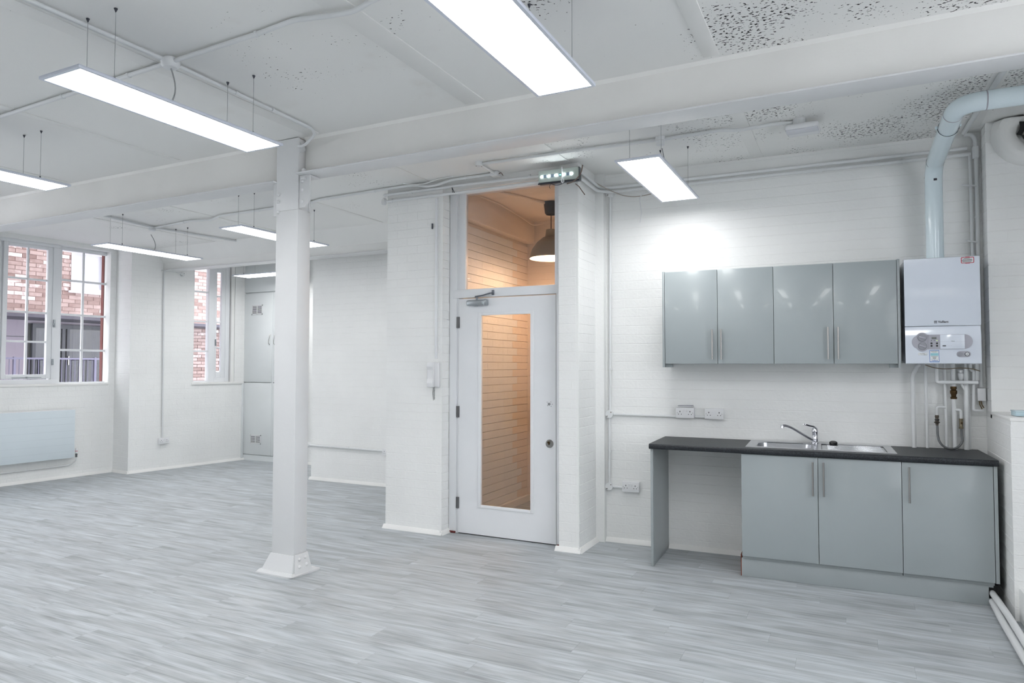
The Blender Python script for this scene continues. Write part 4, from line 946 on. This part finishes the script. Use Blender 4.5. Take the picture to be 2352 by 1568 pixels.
# sink
t = thing('kitchen_sink', 'stainless steel inset sink with a bowl and ribbed drainer', 'sink', K(1.25, 0, .9145), KA)
def sink():
    b = B(); X1, Y0, Y1 = .952, -.533, -.026; zr = .004
    bx0, bx1, by0, by1 = .055, .44, -.475, -.135
    # rim sheet pieces around bowl and drainer
    def sheet(x0, y0, x1, y1, z=zr): b.box((x0, y0, z-.0015), (x1, y1, z))
    sheet(0, Y0, bx0, Y1); sheet(bx0, Y0, bx1, by0); sheet(bx0, by1, bx1, Y1); sheet(bx1, Y0, .50, Y1); sheet(.50, Y0, X1, -.485); sheet(.50, -.115, X1, Y1); sheet(.90, -.485, X1, -.115)
    b.box((-.004, Y0-.004, -.0005), (X1+.004, Y0, zr)).box((-.004, Y1, -.0005), (X1+.004, Y1+.004, zr)).box((-.004, Y0, -.0005), (0, Y1, zr)).box((X1, Y0, -.0005), (X1+.004, Y1, zr))
    b.done('rim', SINK, t)
    # bowl: rounded rectangle walls going down
    def rr(x0, y0, x1, y1, r, n=6):
        out = []
        for cx, cy, a in ((x1-r, y1-r, 0), (x0+r, y1-r, PI/2), (x0+r, y0+r, PI), (x1-r, y0+r, 1.5*PI)):
            for j in range(n+1): out.append((cx+r*math.cos(a+PI/2*j/n), cy+r*math.sin(a+PI/2*j/n)))
        return out
    b = B(); lv = [(0, zr, .004), (.0, zr, .07), (.006, zr-.006, .07), (.012, -.10, .075), (.03, -.145, .08), (.07, -.155, .06)]
    rings = []
    for k_, (ins, z, r) in enumerate(lv):
        pts = rr(bx0+ins, by0+ins, bx1-ins, by1-ins, r if k_ else .004); rings.append([b.bm.verts.new((x, y, z)) for x, y in pts])
    n = len(rings[0])
    for a, c_ in zip(rings[:-1], rings[1:]):
        for j in range(n):
            f = b.bm.faces.new((a[j], a[(j+1) % n], c_[(j+1) % n], c_[j])); f.smooth = True
    b.bm.faces.new(rings[-1]); b.done('bowl', SINK, t, fix=False)
    B().lathe([(0, .001), (.03, .001), (.035, .004), (.038, .002)], (.25, -.30, -.156), (0, 0, 1), 20).done('drain', CHROME, t)
    b = B(); b.box((.50, -.485, -.004), (.90, -.115, -.001)); b.box((.497, -.485, -.004), (.50, -.115, zr)); b.box((.90, -.485, -.004), (.903, -.115, zr)); b.done('drainer', SINK, t)
    for i in range(7):
        y = -.455+i*.052; B().box((.535+.0*i, y-.008, -.002), (.885, y+.008, .0035), .003, seg=2).done('drainer_rib', SINK, t)
sink()
t = thing('mixer_tap', 'chrome single lever mixer tap with a long swivel spout', 'tap', K(1.705, .075, .9185), KA)
B().lathe([(.027, 0), (.027, .006), (.022, .010), (.021, .028), (.0225, .03), (.0225, .036), (.021, .038), (.021, .082), (.0225, .084), (.0225, .088), (.020, .108), (.010, .120), (0, .122)], (0, 0, 0), (0, 0, 1), 28).done('body', CHROME, t)
b = B(); b.tube(round_path([(-.012, -.012, .022), (-.06, -.05, .052), (-.16, -.13, .122), (-.20, -.162, .138), (-.222, -.18, .136)], .03), [.0095]*3+[.009]*40 if False else .0095, 12); b.lathe([(.0, .0), (.012, .0), (.012, .022), (.009, .026)], (-.222, -.18, .118), (.1, .1, 1), 14); b.done('spout', CHROME, t)
b = B(); b.tube(round_path([(.006, 0, .108), (-.006, -.004, .124), (-.03, -.02, .128), (-.072, -.045, .142)], .02), .0065, 8); b.box((-.084, -.058, .138), (-.058, -.034, .145), .003); b.done('lever', CHROME, t)
t = thing('sink_plug', 'black round rubber sink plug standing on the drainer', 'plug', K(1.828, .16, .918), KA)
B().lathe([(0, .002), (.026, .0), (.028, .004), (.028, .020), (.022, .026), (0, .027)], (0, 0, .0), (0, -.25, 1), 24).done('stopper', BLACK, t); B().tube([(-.02, -.0, .010), (-.04, -.005, .004), (-.048, 0, .003)], .003, 6).done('chain_stub', CHROME, t)

def wall_unit(label, u0, handles, left=False, right=False):
    t = thing('wall_cabinet', label, 'cabinet', K(u0, 0, 1.515), KA, 'grey wall cabinets')
    b = B(); b.box((.001, -.328, .0), (.799, -.003, .016)).box((.001, -.328, .704), (.799, -.003, .72)).box((.001, -.328, .016), (.017, -.003, .704)).box((.783, -.328, .016), (.799, -.003, .704)).box((.017, -.012, .016), (.783, -.003, .704)); b.done('body', GREYS, t)
    for i in range(2):
        d = B().box((i*.4+.0015, -.350, .0), (i*.4+.3985, -.331, .7195), .0015).done('door', GREYC, t); bar_handle(d, i*.4+handles[i], .033, .262, -.350)
    return t
wall_unit('left pair of glossy grey wall cabinet doors, one door reflecting a ceiling light', .638, (.363, .028)); wall_unit('right pair of glossy grey wall cabinet doors next to the boiler', 1.438, (.362, .028))
t = thing('end_panel', 'grey side panel at the left end of the wall cabinets, hanging slightly lower', 'panel', K(.620, 0, 1.487), KA); B().box((0, -.352, 0), (.0165, -.003, .752), .001).done('panel', GREYS, t); B().box((.017, -.30, .0), (.07, -.28, .0275)).done('batten', GREYS, t)
t = thing('end_panel', 'grey side panel between the wall cabinets and the boiler', 'panel', K(2.2395, 0, 1.487), KA); B().box((0, -.352, 0), (.0165, -.003, .752), .001).done('panel', GREYS, t); B().box((-.05, -.30, .0), (-.0005, -.28, .0275)).done('batten', GREYS, t)

# ------------------------------------------------------------------ boiler
t = thing('boiler', 'white wall-hung combi boiler with control panel right of the wall cabinets', 'boiler', K(2.282, 0, 1.515), KA)
def boiler():
    W = .440; yf = -.340
    B().box((.006, -.30, .004), (W-.006, -.004, .716), .004).done('chassis', BOILERW, t)
    b = B(); prof = [(yf+.006, .257), (yf, .268), (yf-.0, .716), (yf+.006, .72), (-.302, .72), (-.302, .257)]
    b.prism(prof, 0, W, 'x'); b.done('upper_cover', BOILERW, t)
    b = B(); prof = [(yf+.004, .0), (yf+.0, .004), (yf+.0, .16), (yf+.002, .20), (yf+.014, .2535), (-.302, .2535), (-.302, .0)]
    b.prism(prof, .001, W-.001, 'x'); b.done('lower_cover', BOILERW, t)
    z = lambda v: v-1.515; x = lambda u: u-2.282
    # control panel plate: stadium with a double round bulge at the left
    def arc(cx, cz, r, a0, a1, n): return [(cx+r*math.cos(a0+(a1-a0)*j/n), cz+r*math.sin(a0+(a1-a0)*j/n)) for j in range(n+1)]
    zc = z(1.663); hz = .0495
    pl = arc(x(2.673)-hz, zc, hz, -PI/2, PI/2, 14) + [(x(2.413), zc+hz)] + arc(x(2.383), z(1.692), .035, math.radians(50), math.radians(155), 8) + arc(x(2.321)+.052, zc, .050, math.radians(135), math.radians(225), 8) + arc(x(2.383), z(1.634), .035, math.radians(205), math.radians(310), 8) + [(x(2.413), zc-hz)]
    cp = B().prism(pl, yf-.006, yf+.004, 'y').done('control_panel', BOILG, t)
    B().box((x(2.487), yf-.009, z(1.615)), (x(2.627), yf-.005, z(1.711)), .001).done('flap', BOILERW, cp)
    B().box((x(2.487), yf-.0095, z(1.6628)), (x(2.627), yf-.0088, z(1.6634))).done('flap_seam', BOILG, cp)
    for zz in (1.692, 1.635):
        B().lathe([(.0255, 0), (.026, .004), (.024, .010), (0, .011)], (x(2.383), yf-.006, z(zz)), (0, -1, 0), 28).done('dial', mat('dial_ring', (150, 152, 160), .4), cp)
        B().box((x(2.383)-.021, yf-.024, z(zz)-.006), (x(2.383)+.021, yf-.016, z(zz)+.007), .003, M=Matrix.Translation((x(2.383), 0, z(zz))) @ Matrix.Rotation(math.radians(20), 4, 'Y') @ Matrix.Translation((-x(2.383), 0, -z(zz)))).done('dial_grip', BOILG, cp)
    B().box((x(2.438), yf-.0078, z(1.681)), (x(2.466), yf-.005, z(1.696)), .001).done('display', mat('lcd', (118, 122, 120), .3), cp)
    B().box((x(2.417), yf-.0066, z(1.614)), (x(2.4175), yf-.005, z(1.712))).done('panel_seam', INK, cp)
    for i, u in enumerate((2.437, 2.453, 2.469)): B().lathe([(.0026, 0), (0, .001)], (x(u), yf-.006, z(1.672)), (0, -1, 0), 8).done('indicator', GREENDOT2 if i == 2 else INK, cp)
    for u in (2.437, 2.469):
        for zz in (1.653, 1.636): B().lathe([(.0062, 0), (.0056, .003), (0, .0032)], (x(u), yf-.006, z(zz)), (0, -1, 0), 14).done('button', BLACK, cp)
    B().box((x(2.500), yf-.0105, z(1.632)), (x(2.520), yf-.0088, z(1.639)), .0012).done('slot', INK, cp)
    for u in (2.535, 2.548): B().box((x(u), yf-.0098, z(1.6345)), (x(u)+.0025, yf-.0088, z(1.637))).done('mark', BOILG, cp)
    # gauge plate
    gp = B().prism(arc(x(2.641), z(1.579), .020, -PI/2, PI/2, 10)+arc(x(2.601), z(1.579), .020, PI/2, 1.5*PI, 10), yf-.004, yf+.004, 'y').done('gauge_plate', BOILG, t)
    B().lathe([(.0135, 0), (.0135, .008), (0, .009)], (x(2.600), yf-.004, z(1.579)), (0, -1, 0), 20).done('fill_dial', mat('dial_ring', (150, 152, 160), .4), gp)
    B().lathe([(.0135, 0), (.0135, .003), (.011, .004), (.011, .002)], (x(2.640), yf-.004, z(1.579)), (0, -1, 0), 20).done('gauge_ring', INK, gp)
    B().lathe([(.011, 0), (0, .0005)], (x(2.640), yf-.0062, z(1.579)), (0, -1, 0), 20).done('gauge_face', PAPER, gp); B().box((x(2.636), yf-.0078, z(1.5785)), (x(2.645), yf-.007, z(1.5805))).done('needle', INK, gp)
    # writing
    text_obj('Vaillant', 'maker_lettering', .0205, (x(2.508), yf-.001, z(1.7975)), 0, INK, t, bold=.0004)
    lb = B(); cx, cz = x(2.4635), z(1.7975)
    lb.prism([(cx-.008, cz-.008), (cx+.008, cz-.008), (cx+.008, cz+.008), (cx-.008, cz+.008)], yf-.001, yf+.001, 'y'); lo = lb.done('emblem', INK, t)
    B().lathe([(.0055, 0), (.0055, .0012), (.0035, .0012), (.0035, 0)], (cx, yf-.001, cz-.0005), (0, -1, 0), 16).done('emblem_ring', BOILERW, lo)
    text_obj('Vaillant', 'small_lettering', .0068, (x(2.560), yf-.0092, z(1.6665)), 0, INK, t)
    bg_ = B().box((x(2.358), yf-.0015, z(1.573)), (x(2.412), yf+.001, z(1.590)), .001).done('model_badge', PAPER, t)
    text_obj('ecoTEC', 'badge_lettering', .0098, (x(2.383), yf-.0018, z(1.5835)), 0, INK, bg_, ex=.0002); text_obj('plus', 'badge_lettering', .0068, (x(2.397), yf-.0018, z(1.5765)), 0, INK, bg_, ex=.0002)
    st = B().box((x(2.425), yf-.0012, z(1.526)), (x(2.481), yf+.001, z(1.606))).done('service_sticker', BLUEM, t)
    B().box((x(2.4275), yf-.0016, z(1.530)), (x(2.4785), yf-.001, z(1.603))).done('sticker_field', PAPER, st)
    text_obj('SERVICE REPAIRS', 'sticker_lettering', .0056, (x(2.453), yf-.0018, z(1.599)), 0, INK, st, ex=.0002)
    B().box((x(2.430), yf-.0018, z(1.569)), (x(2.476), yf-.0015, z(1.587))).done('sticker_box', CYANM, st)
    b = B()
    for i, (zz, a, c_) in enumerate(((1.593, .012, .038), (1.565, .006, .045), (1.560, .015, .036), (1.556, .014, .037), (1.552, .016, .034), (1.548, .016, .034))): b.box((x(2.4275)+a, yf-.0019, z(zz)-.0008), (x(2.4275)+c_, yf-.0016, z(zz)+.0008))
    b.done('small_print', INK, st); text_obj('Vaillant', 'sticker_logo', .0125, (x(2.4545), yf-.0018, z(1.5375)), 0, BLUEM, st, bold=.0002, ex=.0002)
    # red bordered label
    def rr2(x0, z0, x1, z1, r, n=4):
        out = []
        for cx_, cz_, a in ((x1-r, z1-r, 0), (x0+r, z1-r, PI/2), (x0+r, z0+r, PI), (x1-r, z0+r, 1.5*PI)):
            for j in range(n+1): out.append((cx_+r*math.cos(a+PI/2*j/n), cz_+r*math.sin(a+PI/2*j/n)))
        return out
    rb = B(); rb.prism(rr2(x(2.617), z(2.187), x(2.691), z(2.228), .006), yf-.001, yf+.001, 'y'); rb.prism(rr2(x(2.641), z(2.185), x(2.668), z(2.230), .003), yf-.001, yf+.001, 'y'); ro = rb.done('warning_label', REDM, t)
    B().prism(rr2(x(2.6212), z(2.191), x(2.6868), z(2.2235), .003), yf-.0016, yf-.0008, 'y').done('label_field', PAPER, ro)
    b = B()
    for i, (a, c_) in enumerate(((.018, .050), (.009, .061), (.004, .064), (.004, .063), (.009, .059))): b.box((x(2.617)+a, yf-.002, z(2.2188)-i*.0056-.0013), (x(2.617)+c_, yf-.0014, z(2.2188)-i*.0056+.0013))
    b.done('small_print', INK, ro)
boiler()

# flue
P0 = K(2.492, .17, 2.236); P1 = K(2.492, .17, 2.90); P2 = Vector((.574, 4.66, 3.02)); P3f = Vector((2.7, 4.68, 3.02))
path = round_path([P0, P1, P2, P3f], .13, 8)
t = thing('boiler_flue', 'pale blue-white flue pipe rising from the boiler and bending along the ceiling', 'flue', P0)
B().tube(path, .055, 28).done('duct', FLUE, t, world=True)
def ringat(p, ax, r=.0565, w_=.003, m=INK): B().lathe([(r-.002, -w_), (r, -w_), (r, w_), (r-.002, w_)], p, ax, 28).done('joint_ring', m, t, world=True)
dir12 = (P2-P1).normalized()
ringat(P1-Vector((0, 0, .07)), (0, 0, 1), m=BOILG); ringat(P1+dir12*.10, dir12); ringat(P1+dir12*.62, dir12, .058); ringat(P2-dir12*.12, dir12, m=BOILG); ringat(P2+Vector((.14, 0, 0)), (1, 0, 0), m=BOILG)
b = B(); b.lathe([(.060, -.008), (.060, .008)], P1+dir12*.62, dir12, 24); b.box(P1+dir12*.62+Vector((-.07, -.006, .0)), P1+dir12*.62+Vector((-.055, .006, .02)), .003); b.box(P1+dir12*.62+Vector((.055, -.006, .0)), P1+dir12*.62+Vector((.07, .006, .02)), .003); b.done('clamp', FLUE, t, world=True)
B().box(K(2.485, .227, 2.79), K(2.505, .232, 2.805)).done('sticker', INK, t, world=True)

# pipes under the boiler
def kpipe(label, pts, r=.011, name='pipe', m=PIPEW, rad=.03, cat='pipe'):
    return conduit(label, [K(*p) for p in pts], r=r, rad=rad, name=name, m=m, cat=cat, n=12)
kpipe('leftmost pipe under the boiler, bent near its top', [(2.40, .10, 1.517), (2.385, .08, 1.505), (2.352, .06, 1.43), (2.355, .06, .916)], .015)
kpipe('second straight pipe from the left under the boiler', [(2.433, .06, 1.517), (2.438, .05, .916)], .010, rad=0)
kpipe('short pipe turning into the horizontal pipe below the boiler', [(2.497, .10, 1.517), (2.497, .10, 1.386), (2.742, .10, 1.386)], .0125, rad=.012)
kpipe('slim pipe behind the braided hose on its left side', [(2.552, .05, 1.517), (2.556, .05, .916)], .010, rad=0)
kpipe('upper part of the middle pipe ending at the brass valve', [(2.600, .06, 1.517), (2.602, .06, 1.355)], .0145, rad=0)
kpipe('lower part of the middle pipe below the brass valve', [(2.602, .06, 1.27), (2.606, .06, .916)], .0145, rad=0)
kpipe('thick pipe at the right under the boiler reaching the worktop', [(2.680, .055, 1.517), (2.674, .055, .916)], .0155, rad=0)
kpipe('thin pipe close behind the thick right pipe', [(2.70, .03, 1.517), (2.697, .03, .916)], .008, rad=0)
kpipe('narrow pipe with a square elbow right of the thick pipe', [(2.70, .09, 1.517), (2.70, .085, 1.475), (2.722, .075, 1.465), (2.716, .07, 1.19), (2.775, .07, 1.19)], .009, rad=.014)
kpipe('vertical stub joining the horizontal pipe at the right end', [(2.742, .07, 1.517), (2.742, .07, 1.40)], .014, rad=0)
kpipe('left branch pipe to the filling loop valve', [(2.552, .06, 1.209), (2.499, .06, 1.209), (2.498, .06, 1.15)], .009, rad=.018)
kpipe('right branch pipe to the filling loop valve', [(2.606, .07, 1.193), (2.640, .07, 1.193), (2.642, .07, 1.13)], .009, rad=.018)
kpipe('small side pipe curving from the white drain fitting', [(2.650, .06, 1.40), (2.650, .06, 1.375), (2.672, .06, 1.33)], .009, rad=.012)
def fitting(label, u, v, z, prof, m=BRASS, name='valve', extra=None):
    t = thing(name, label, 'valve', K(u, v, z), KA); B().lathe(prof, (0, 0, 0), (0, 0, 1), 14).done('body', m, t)
    if extra: extra(t)
    return t
fitting('dark brass stopcock in the middle pipe under the boiler', 2.602, .06, 1.268, [(.0, 0), (.019, 0), (.021, .012), (.015, .018), (.017, .032), (.022, .040), (.022, .058), (.015, .064), (.020, .074), (.019, .088), (0, .088)])
def ex1(t): B().box((-.006, -.026, .035), (.006, -.018, .047), .002).done('spindle', BRASS, t)
fitting('dull valve with a black ring at the left end of the braided hose', 2.498, .06, 1.078, [(.0, 0), (.008, 0), (.010, .014), (.020, .022), (.012, .030), (.013, .044), (.010, .052), (.014, .062), (.012, .074), (0, .074)], mat('dull_bronze', (105, 98, 90), .4, .8), extra=lambda t: B().lathe([(.014, .036), (.015, .040), (.014, .046)], (0, 0, 0), (0, 0, 1), 14).done('rubber_ring', BLACK, t))
fitting('bronze check valve at the right end of the braided hose', 2.641, .07, 1.062, [(.0, 0), (.013, 0), (.014, .01), (.011, .014), (.012, .060), (.013, .070), (0, .070)], mat('dull_bronze2', (128, 118, 98), .4, .7), extra=ex1)
fitting('white painted drain fitting high behind the pipes', 2.648, .05, 1.402, [(.0, 0), (.010, 0), (.016, .012), (.018, .03), (.018, .045), (.013, .05), (.018, .07), (0, .072)], PIPEW)
pts = [K(2.498, .065, 1.078), K(2.499, .07, 1.02)] + [K(2.572-.073*math.cos(a), .09+.02*math.sin(a), 1.0-.078*math.sin(a)) for a in [PI*j/12 for j in range(1, 12)]] + [K(2.644, .07, 1.02), K(2.642, .07, 1.062)]
tag(B().tube(pts, .0075, 10).done('braided_hose', HOSE), 'grey braided hose hanging in a U between two valves over the worktop', 'hose')
pts = [K(2.42, .16, 1.508), K(2.47, .16, 1.487), K(2.54, .16, 1.478), K(2.62, .15, 1.487), K(2.70, .13, 1.483), K(2.755, .09, 1.465)]
tag(B().tube(round_path(pts, .03), .0028, 6).done('cable', mat('ochre_cable', (110, 92, 60), .6)), 'thin ochre cable sagging below the boiler', 'cable')
t = thing('fused_spur', 'small white electrical box at the corner right of the boiler pipes', 'electrical box', K(2.742, .02, 1.258), KA); B().box((0, -.045, 0), (.05, 0, .088), .004).done('body', PLAST, t)
b = B(); b.tube([(.014, -.02, 0), (.018, -.02, -.03), (.030, -.022, -.058)], .004, 6).tube([(.024, -.02, 0), (.030, -.02, -.03), (.040, -.024, -.05)], .004, 6); b.done('wires', mat('ochre_cable', (110, 92, 60), .6), t)
conduit('white vertical conduit from the ceiling corner down to the small electrical box', [K(2.772, .03, 3.0), K(2.770, .03, 1.35)], r=.014, rad=0, clips=[(K(2.771, .03, 2.55), (0, 0, 1))])
conduit('thinner vertical conduit left of the corner one above the boiler', [K(2.735, .03, 2.99), K(2.738, .03, 2.28), K(2.738, .03, 1.56)], r=.010, rad=0)
t = thing('junction_box', 'tall white coupling box at the top right corner where pipes meet', 'junction box', K(2.765, .035, 2.965), KA); B().box((-.018, -.02, 0), (.022, .02, .085), .006).done('body', PIPEW, t)
conduit('curved white elbow above the coupling box in the ceiling corner', [K(2.70, .05, 3.14), K(2.745, .05, 3.135), K(2.768, .04, 3.10), K(2.768, .035, 3.04)], r=.015, rad=.03)
conduit('short white pipe stub sticking out above the boiler, upper', [K(2.67, .12, 2.765), K(2.765, .045, 2.768)], r=.006, rad=0, name='pipe_stub', cat='pipe'); conduit('short white pipe stub sticking out above the boiler, lower', [K(2.69, .12, 2.372), K(2.765, .045, 2.369)], r=.006, rad=0, name='pipe_stub', cat='pipe')
conduit('white conduit crossing the ceiling to the corner above the boiler', [(.815, 3.9, Zc), (.735, 5.68, Zc)], r=.016, rad=0)

# broken vent collar high on the chimney breast
t = thing('vent_collar', 'broken white vent collar with a dark hole high on the chimney breast', 'vent', (1.085, RY, 3.05))
def collar():
    b = B(); b.lathe([(.215, .0), (.212, -.03), (.20, -.055), (.18, -.085), (.15, -.095), (.12, -.085), (.085, -.05), (.06, .0)], (0, 0, 0), (0, 1, 0), 40, a0=math.radians(0), a1=2*PI)
    for v in b.bm.verts:
        n_ = noise.noise(Vector(v.co)*9); v.co.y += n_*.012; v.co.z = min(v.co.z, H-.012-3.05)
        v.co *= 1+.04*noise.noise(Vector(v.co)*4+Vector((3, 1, 2)))
        v.co.z = min(v.co.z, H-.012-3.05); v.co.y = min(v.co.y, -.0008)
    b.done('ring', SMOOTHW, t)
    b = B(); pts = []
    r2 = random.Random(3)
    for j in range(18):
        a = 2*PI*j/18; rr_ = r2.uniform(.055, .085); pts.append((rr_*math.cos(a), min(rr_*math.sin(a)+.02, H-.015-3.05)))
    b.prism(pts, -.062, -.056, 'y'); b.done('hole', DARK, t)
    b = B(); b.prism([(-.05, -.02), (.0, -.03), (.04, .0), (.02, .03), (-.03, .02)], -.07, -.06, 'y'); b.done('plaster_fragment', mat('dirty_plaster', (120, 116, 110), .9), t)
collar()

# things on the ledge
t = thing('plastic_case', 'small pale blue plastic case lying on the brick ledge', 'case', (.885, 5.06, LZ+.004), math.radians(4))
B().box((0, 0, .003), (.155, .10, .030), .004).done('box', mat('pale_blue_plastic', (182, 205, 214), .25), t); B().box((-.003, -.003, .030), (.158, .103, .037), .003).done('lid', mat('pale_blue_lid', (196, 214, 222), .2), t)
B().box((.06, -.006, .026), (.105, -.001, .033), .001).done('catch', ANTH, t); B().box((.03, -.05, 0), (.12, -.006, .003), .001).done('leaflet', PAPER, t)
t = thing('metal_fitting', 'dull metal pipe fitting beside the pale case on the brick ledge', 'fitting', (1.04, 5.03, LZ+.004))
B().lathe([(.012, -.03), (.020, -.028), (.020, .028), (.012, .03), (.012, -.03)], (.03, .0, .036), (1, .4, 0), 16).done('body', STEEL, t); B().box((-.03, -.025, 0), (.07, .02, .016), .005).done('flat_part', ALU, t)

# floor pipes leaving the plinth hole
conduit('white painted pipe running along the floor from the plinth hole, upper', [(.772, 5.24, .075), (.79, 4.90, .062), (.79, 2.2, .055)], r=.019, name='pipe', cat='pipe', rad=.1)
conduit('white painted pipe running along the floor from the plinth hole, lower', [(.768, 5.20, .030), (.762, 4.9, .026), (.760, 2.2, .025)], r=.020, name='pipe', cat='pipe', rad=.1)

# ------------------------------------------------------------------ radiator
rO = seg(A0, A1, s_of(5.60)) ; rdir = -dA
t = thing('radiator', 'white flat panel radiator under the paned window, cut by the left edge', 'radiator', (seg(A0, A1, s_of(4.10)).x, seg(A0, A1, s_of(4.10)).y, .27), math.atan2(dA.y, dA.x))
Lr = 1.50
b = B(); b.box((0, -.105, .0), (Lr, -.085, .635), .004); b.done('front_panel', RADW, t)
for i in range(1, 7): B().box((.01, -.1058, .09*i), (Lr-.01, -.1045, .09*i+.0016)).done('groove', mat('radiator_groove', (196, 206, 212), .4), t)
B().box((.01, -.062, .012), (Lr-.01, -.045, .625), .004).done('rear_panel', RADW, t)
b = B(); b.box((.0, -.10, .628), (Lr, -.045, .640), .002); b.box((Lr-.004, -.10, .0), (Lr, -.045, .63)); b.done('top_grille', WOODW, t)
for x in (.2, 1.2): B().box((x, -.045, .06), (x+.03, -.002, .58)).done('wall_bracket', WOODW, t)
v = thing('radiator_valve', 'thermostatic valve with a red ring at the right end of the radiator', 'valve', (0, 0, 0)); pv = seg(A0, A1, s_of(5.635)) + Vector((dA.y, -dA.x))*.075; v.location = (pv.x, pv.y, .27)
B().lathe([(.013, .05), (.015, .055), (.016, .10), (.012, .118), (0, .12)], (0, 0, 0), (0, 0, 1), 16).done('head', PLAST, v); B().lathe([(.0163, .078), (.0163, .084)], (0, 0, 0), (0, 0, 1), 16).done('red_ring', REDM, v)
B().lathe([(.0, .0), (.011, .0), (.013, .012), (.010, .018), (.013, .026), (.013, .04), (.010, .05)], (0, 0, 0), (0, 0, 1), 12).done('valve_body', mat('tarnished_nickel', (105, 108, 110), .35, .8), v)
def LA_(y, off, z): p = seg(A0, A1, s_of(y)) + Vector((dA.y, -dA.x))*off; return Vector((p.x, p.y, z))
conduit('thin white pipe below the radiator rising to its valve', [LA_(3.9, .02, .16), LA_(5.50, .02, .165), LA_(5.58, .03, .17), LA_(5.635, .07, .22), LA_(5.635, .075, .27)], r=.008, rad=.04, name='pipe', cat='pipe', clips=[(LA_(4.75, .02, .163), tuple(dA)+(0,)), (LA_(5.35, .02, .165), tuple(dA)+(0,))])

# ------------------------------------------------------------------ tall cupboard in the far corner
t = thing('tall_cupboard', 'tall white built-in cupboard with vents and scroll handles in the far left corner', 'cupboard', (-8.735, 7.90, 0))
def cupboard():
    W = 1.33; y = -.02
    b = B(); b.box((0, -.02, 0), (.03, .02, H-.02)).box((W-.03, -.02, 0), (W, .02, H-.02)).box((.03, .004, 0), (W-.03, .02, H-.02)).box((.03, -.018, .0), (W-.03, .01, .085)).box((.62, -.016, .09), (.665, .01, 2.64)); b.done('carcass', CAB2, t)
    B().box((.033, y-.004, 2.66), (W-.033, y+.02, H-.03), .002).done('top_panel', CAB2, t)
    for i, (x0, x1, v) in enumerate(((.033, .632, True), (.655, W-.033, False))):
        up_ = B().box((x0, y-.004, 1.235), (x1, y+.018, 2.638), .002).done('door', CAB2, t); lo = B().box((x0, y-.004, .095), (x1, y+.018, 1.222), .002).done('door', CAB2, t)
        hx = x1-.04 if v else x0+.04
        pts = [(hx+.012, y-.006, 1.98), (hx+.004, y-.022, 1.965), (hx+.010, y-.028, 1.93), (hx-.006, y-.028, 1.88), (hx-.012, y-.022, 1.84), (hx-.004, y-.006, 1.825)]
        B().tube(round_path(pts, .015), .0042, 8).done('handle', STEEL, up_)
        for (dd, z0, z1) in ((up_, 2.30, 2.455), (lo, .262, .405)):
            vx = -.14 if v else .12; cx = (x0+x1)/2 + (-.02 if v else .02)
            fr = B()
            for a in ((-.115, -.102, z0, z1), (.102, .115, z0, z1), (-.115, .115, z0, z0+.014), (-.115, .115, z1-.014, z1), (-.006, .006, z0, z1)): fr.box((cx+a[0], y-.012, a[2]), (cx+a[1], y-.003, a[3]))
            fo = fr.done('vent', PLAST, dd); B().box((cx-.1, y-.0055, z0+.01), (cx+.1, y-.0035, z1-.01)).done('vent_recess', INK, fo)
            nsl = 9
            for j in range(nsl):
                zz = z0+.018+(z1-z0-.036)*j/(nsl-1); B().box((cx-.10, y-.011, zz-.0035), (cx+.10, y-.006, zz+.0035)).done('vent_slat', PLAST, fo)
cupboard()
tag(B().box((-8.71, 7.84, 0), (-8.690, 7.875, 1.22), .002).done('corner_batten', CAB2), 'narrow white batten in the corner between the sill wall and the tall cupboard', 'batten')
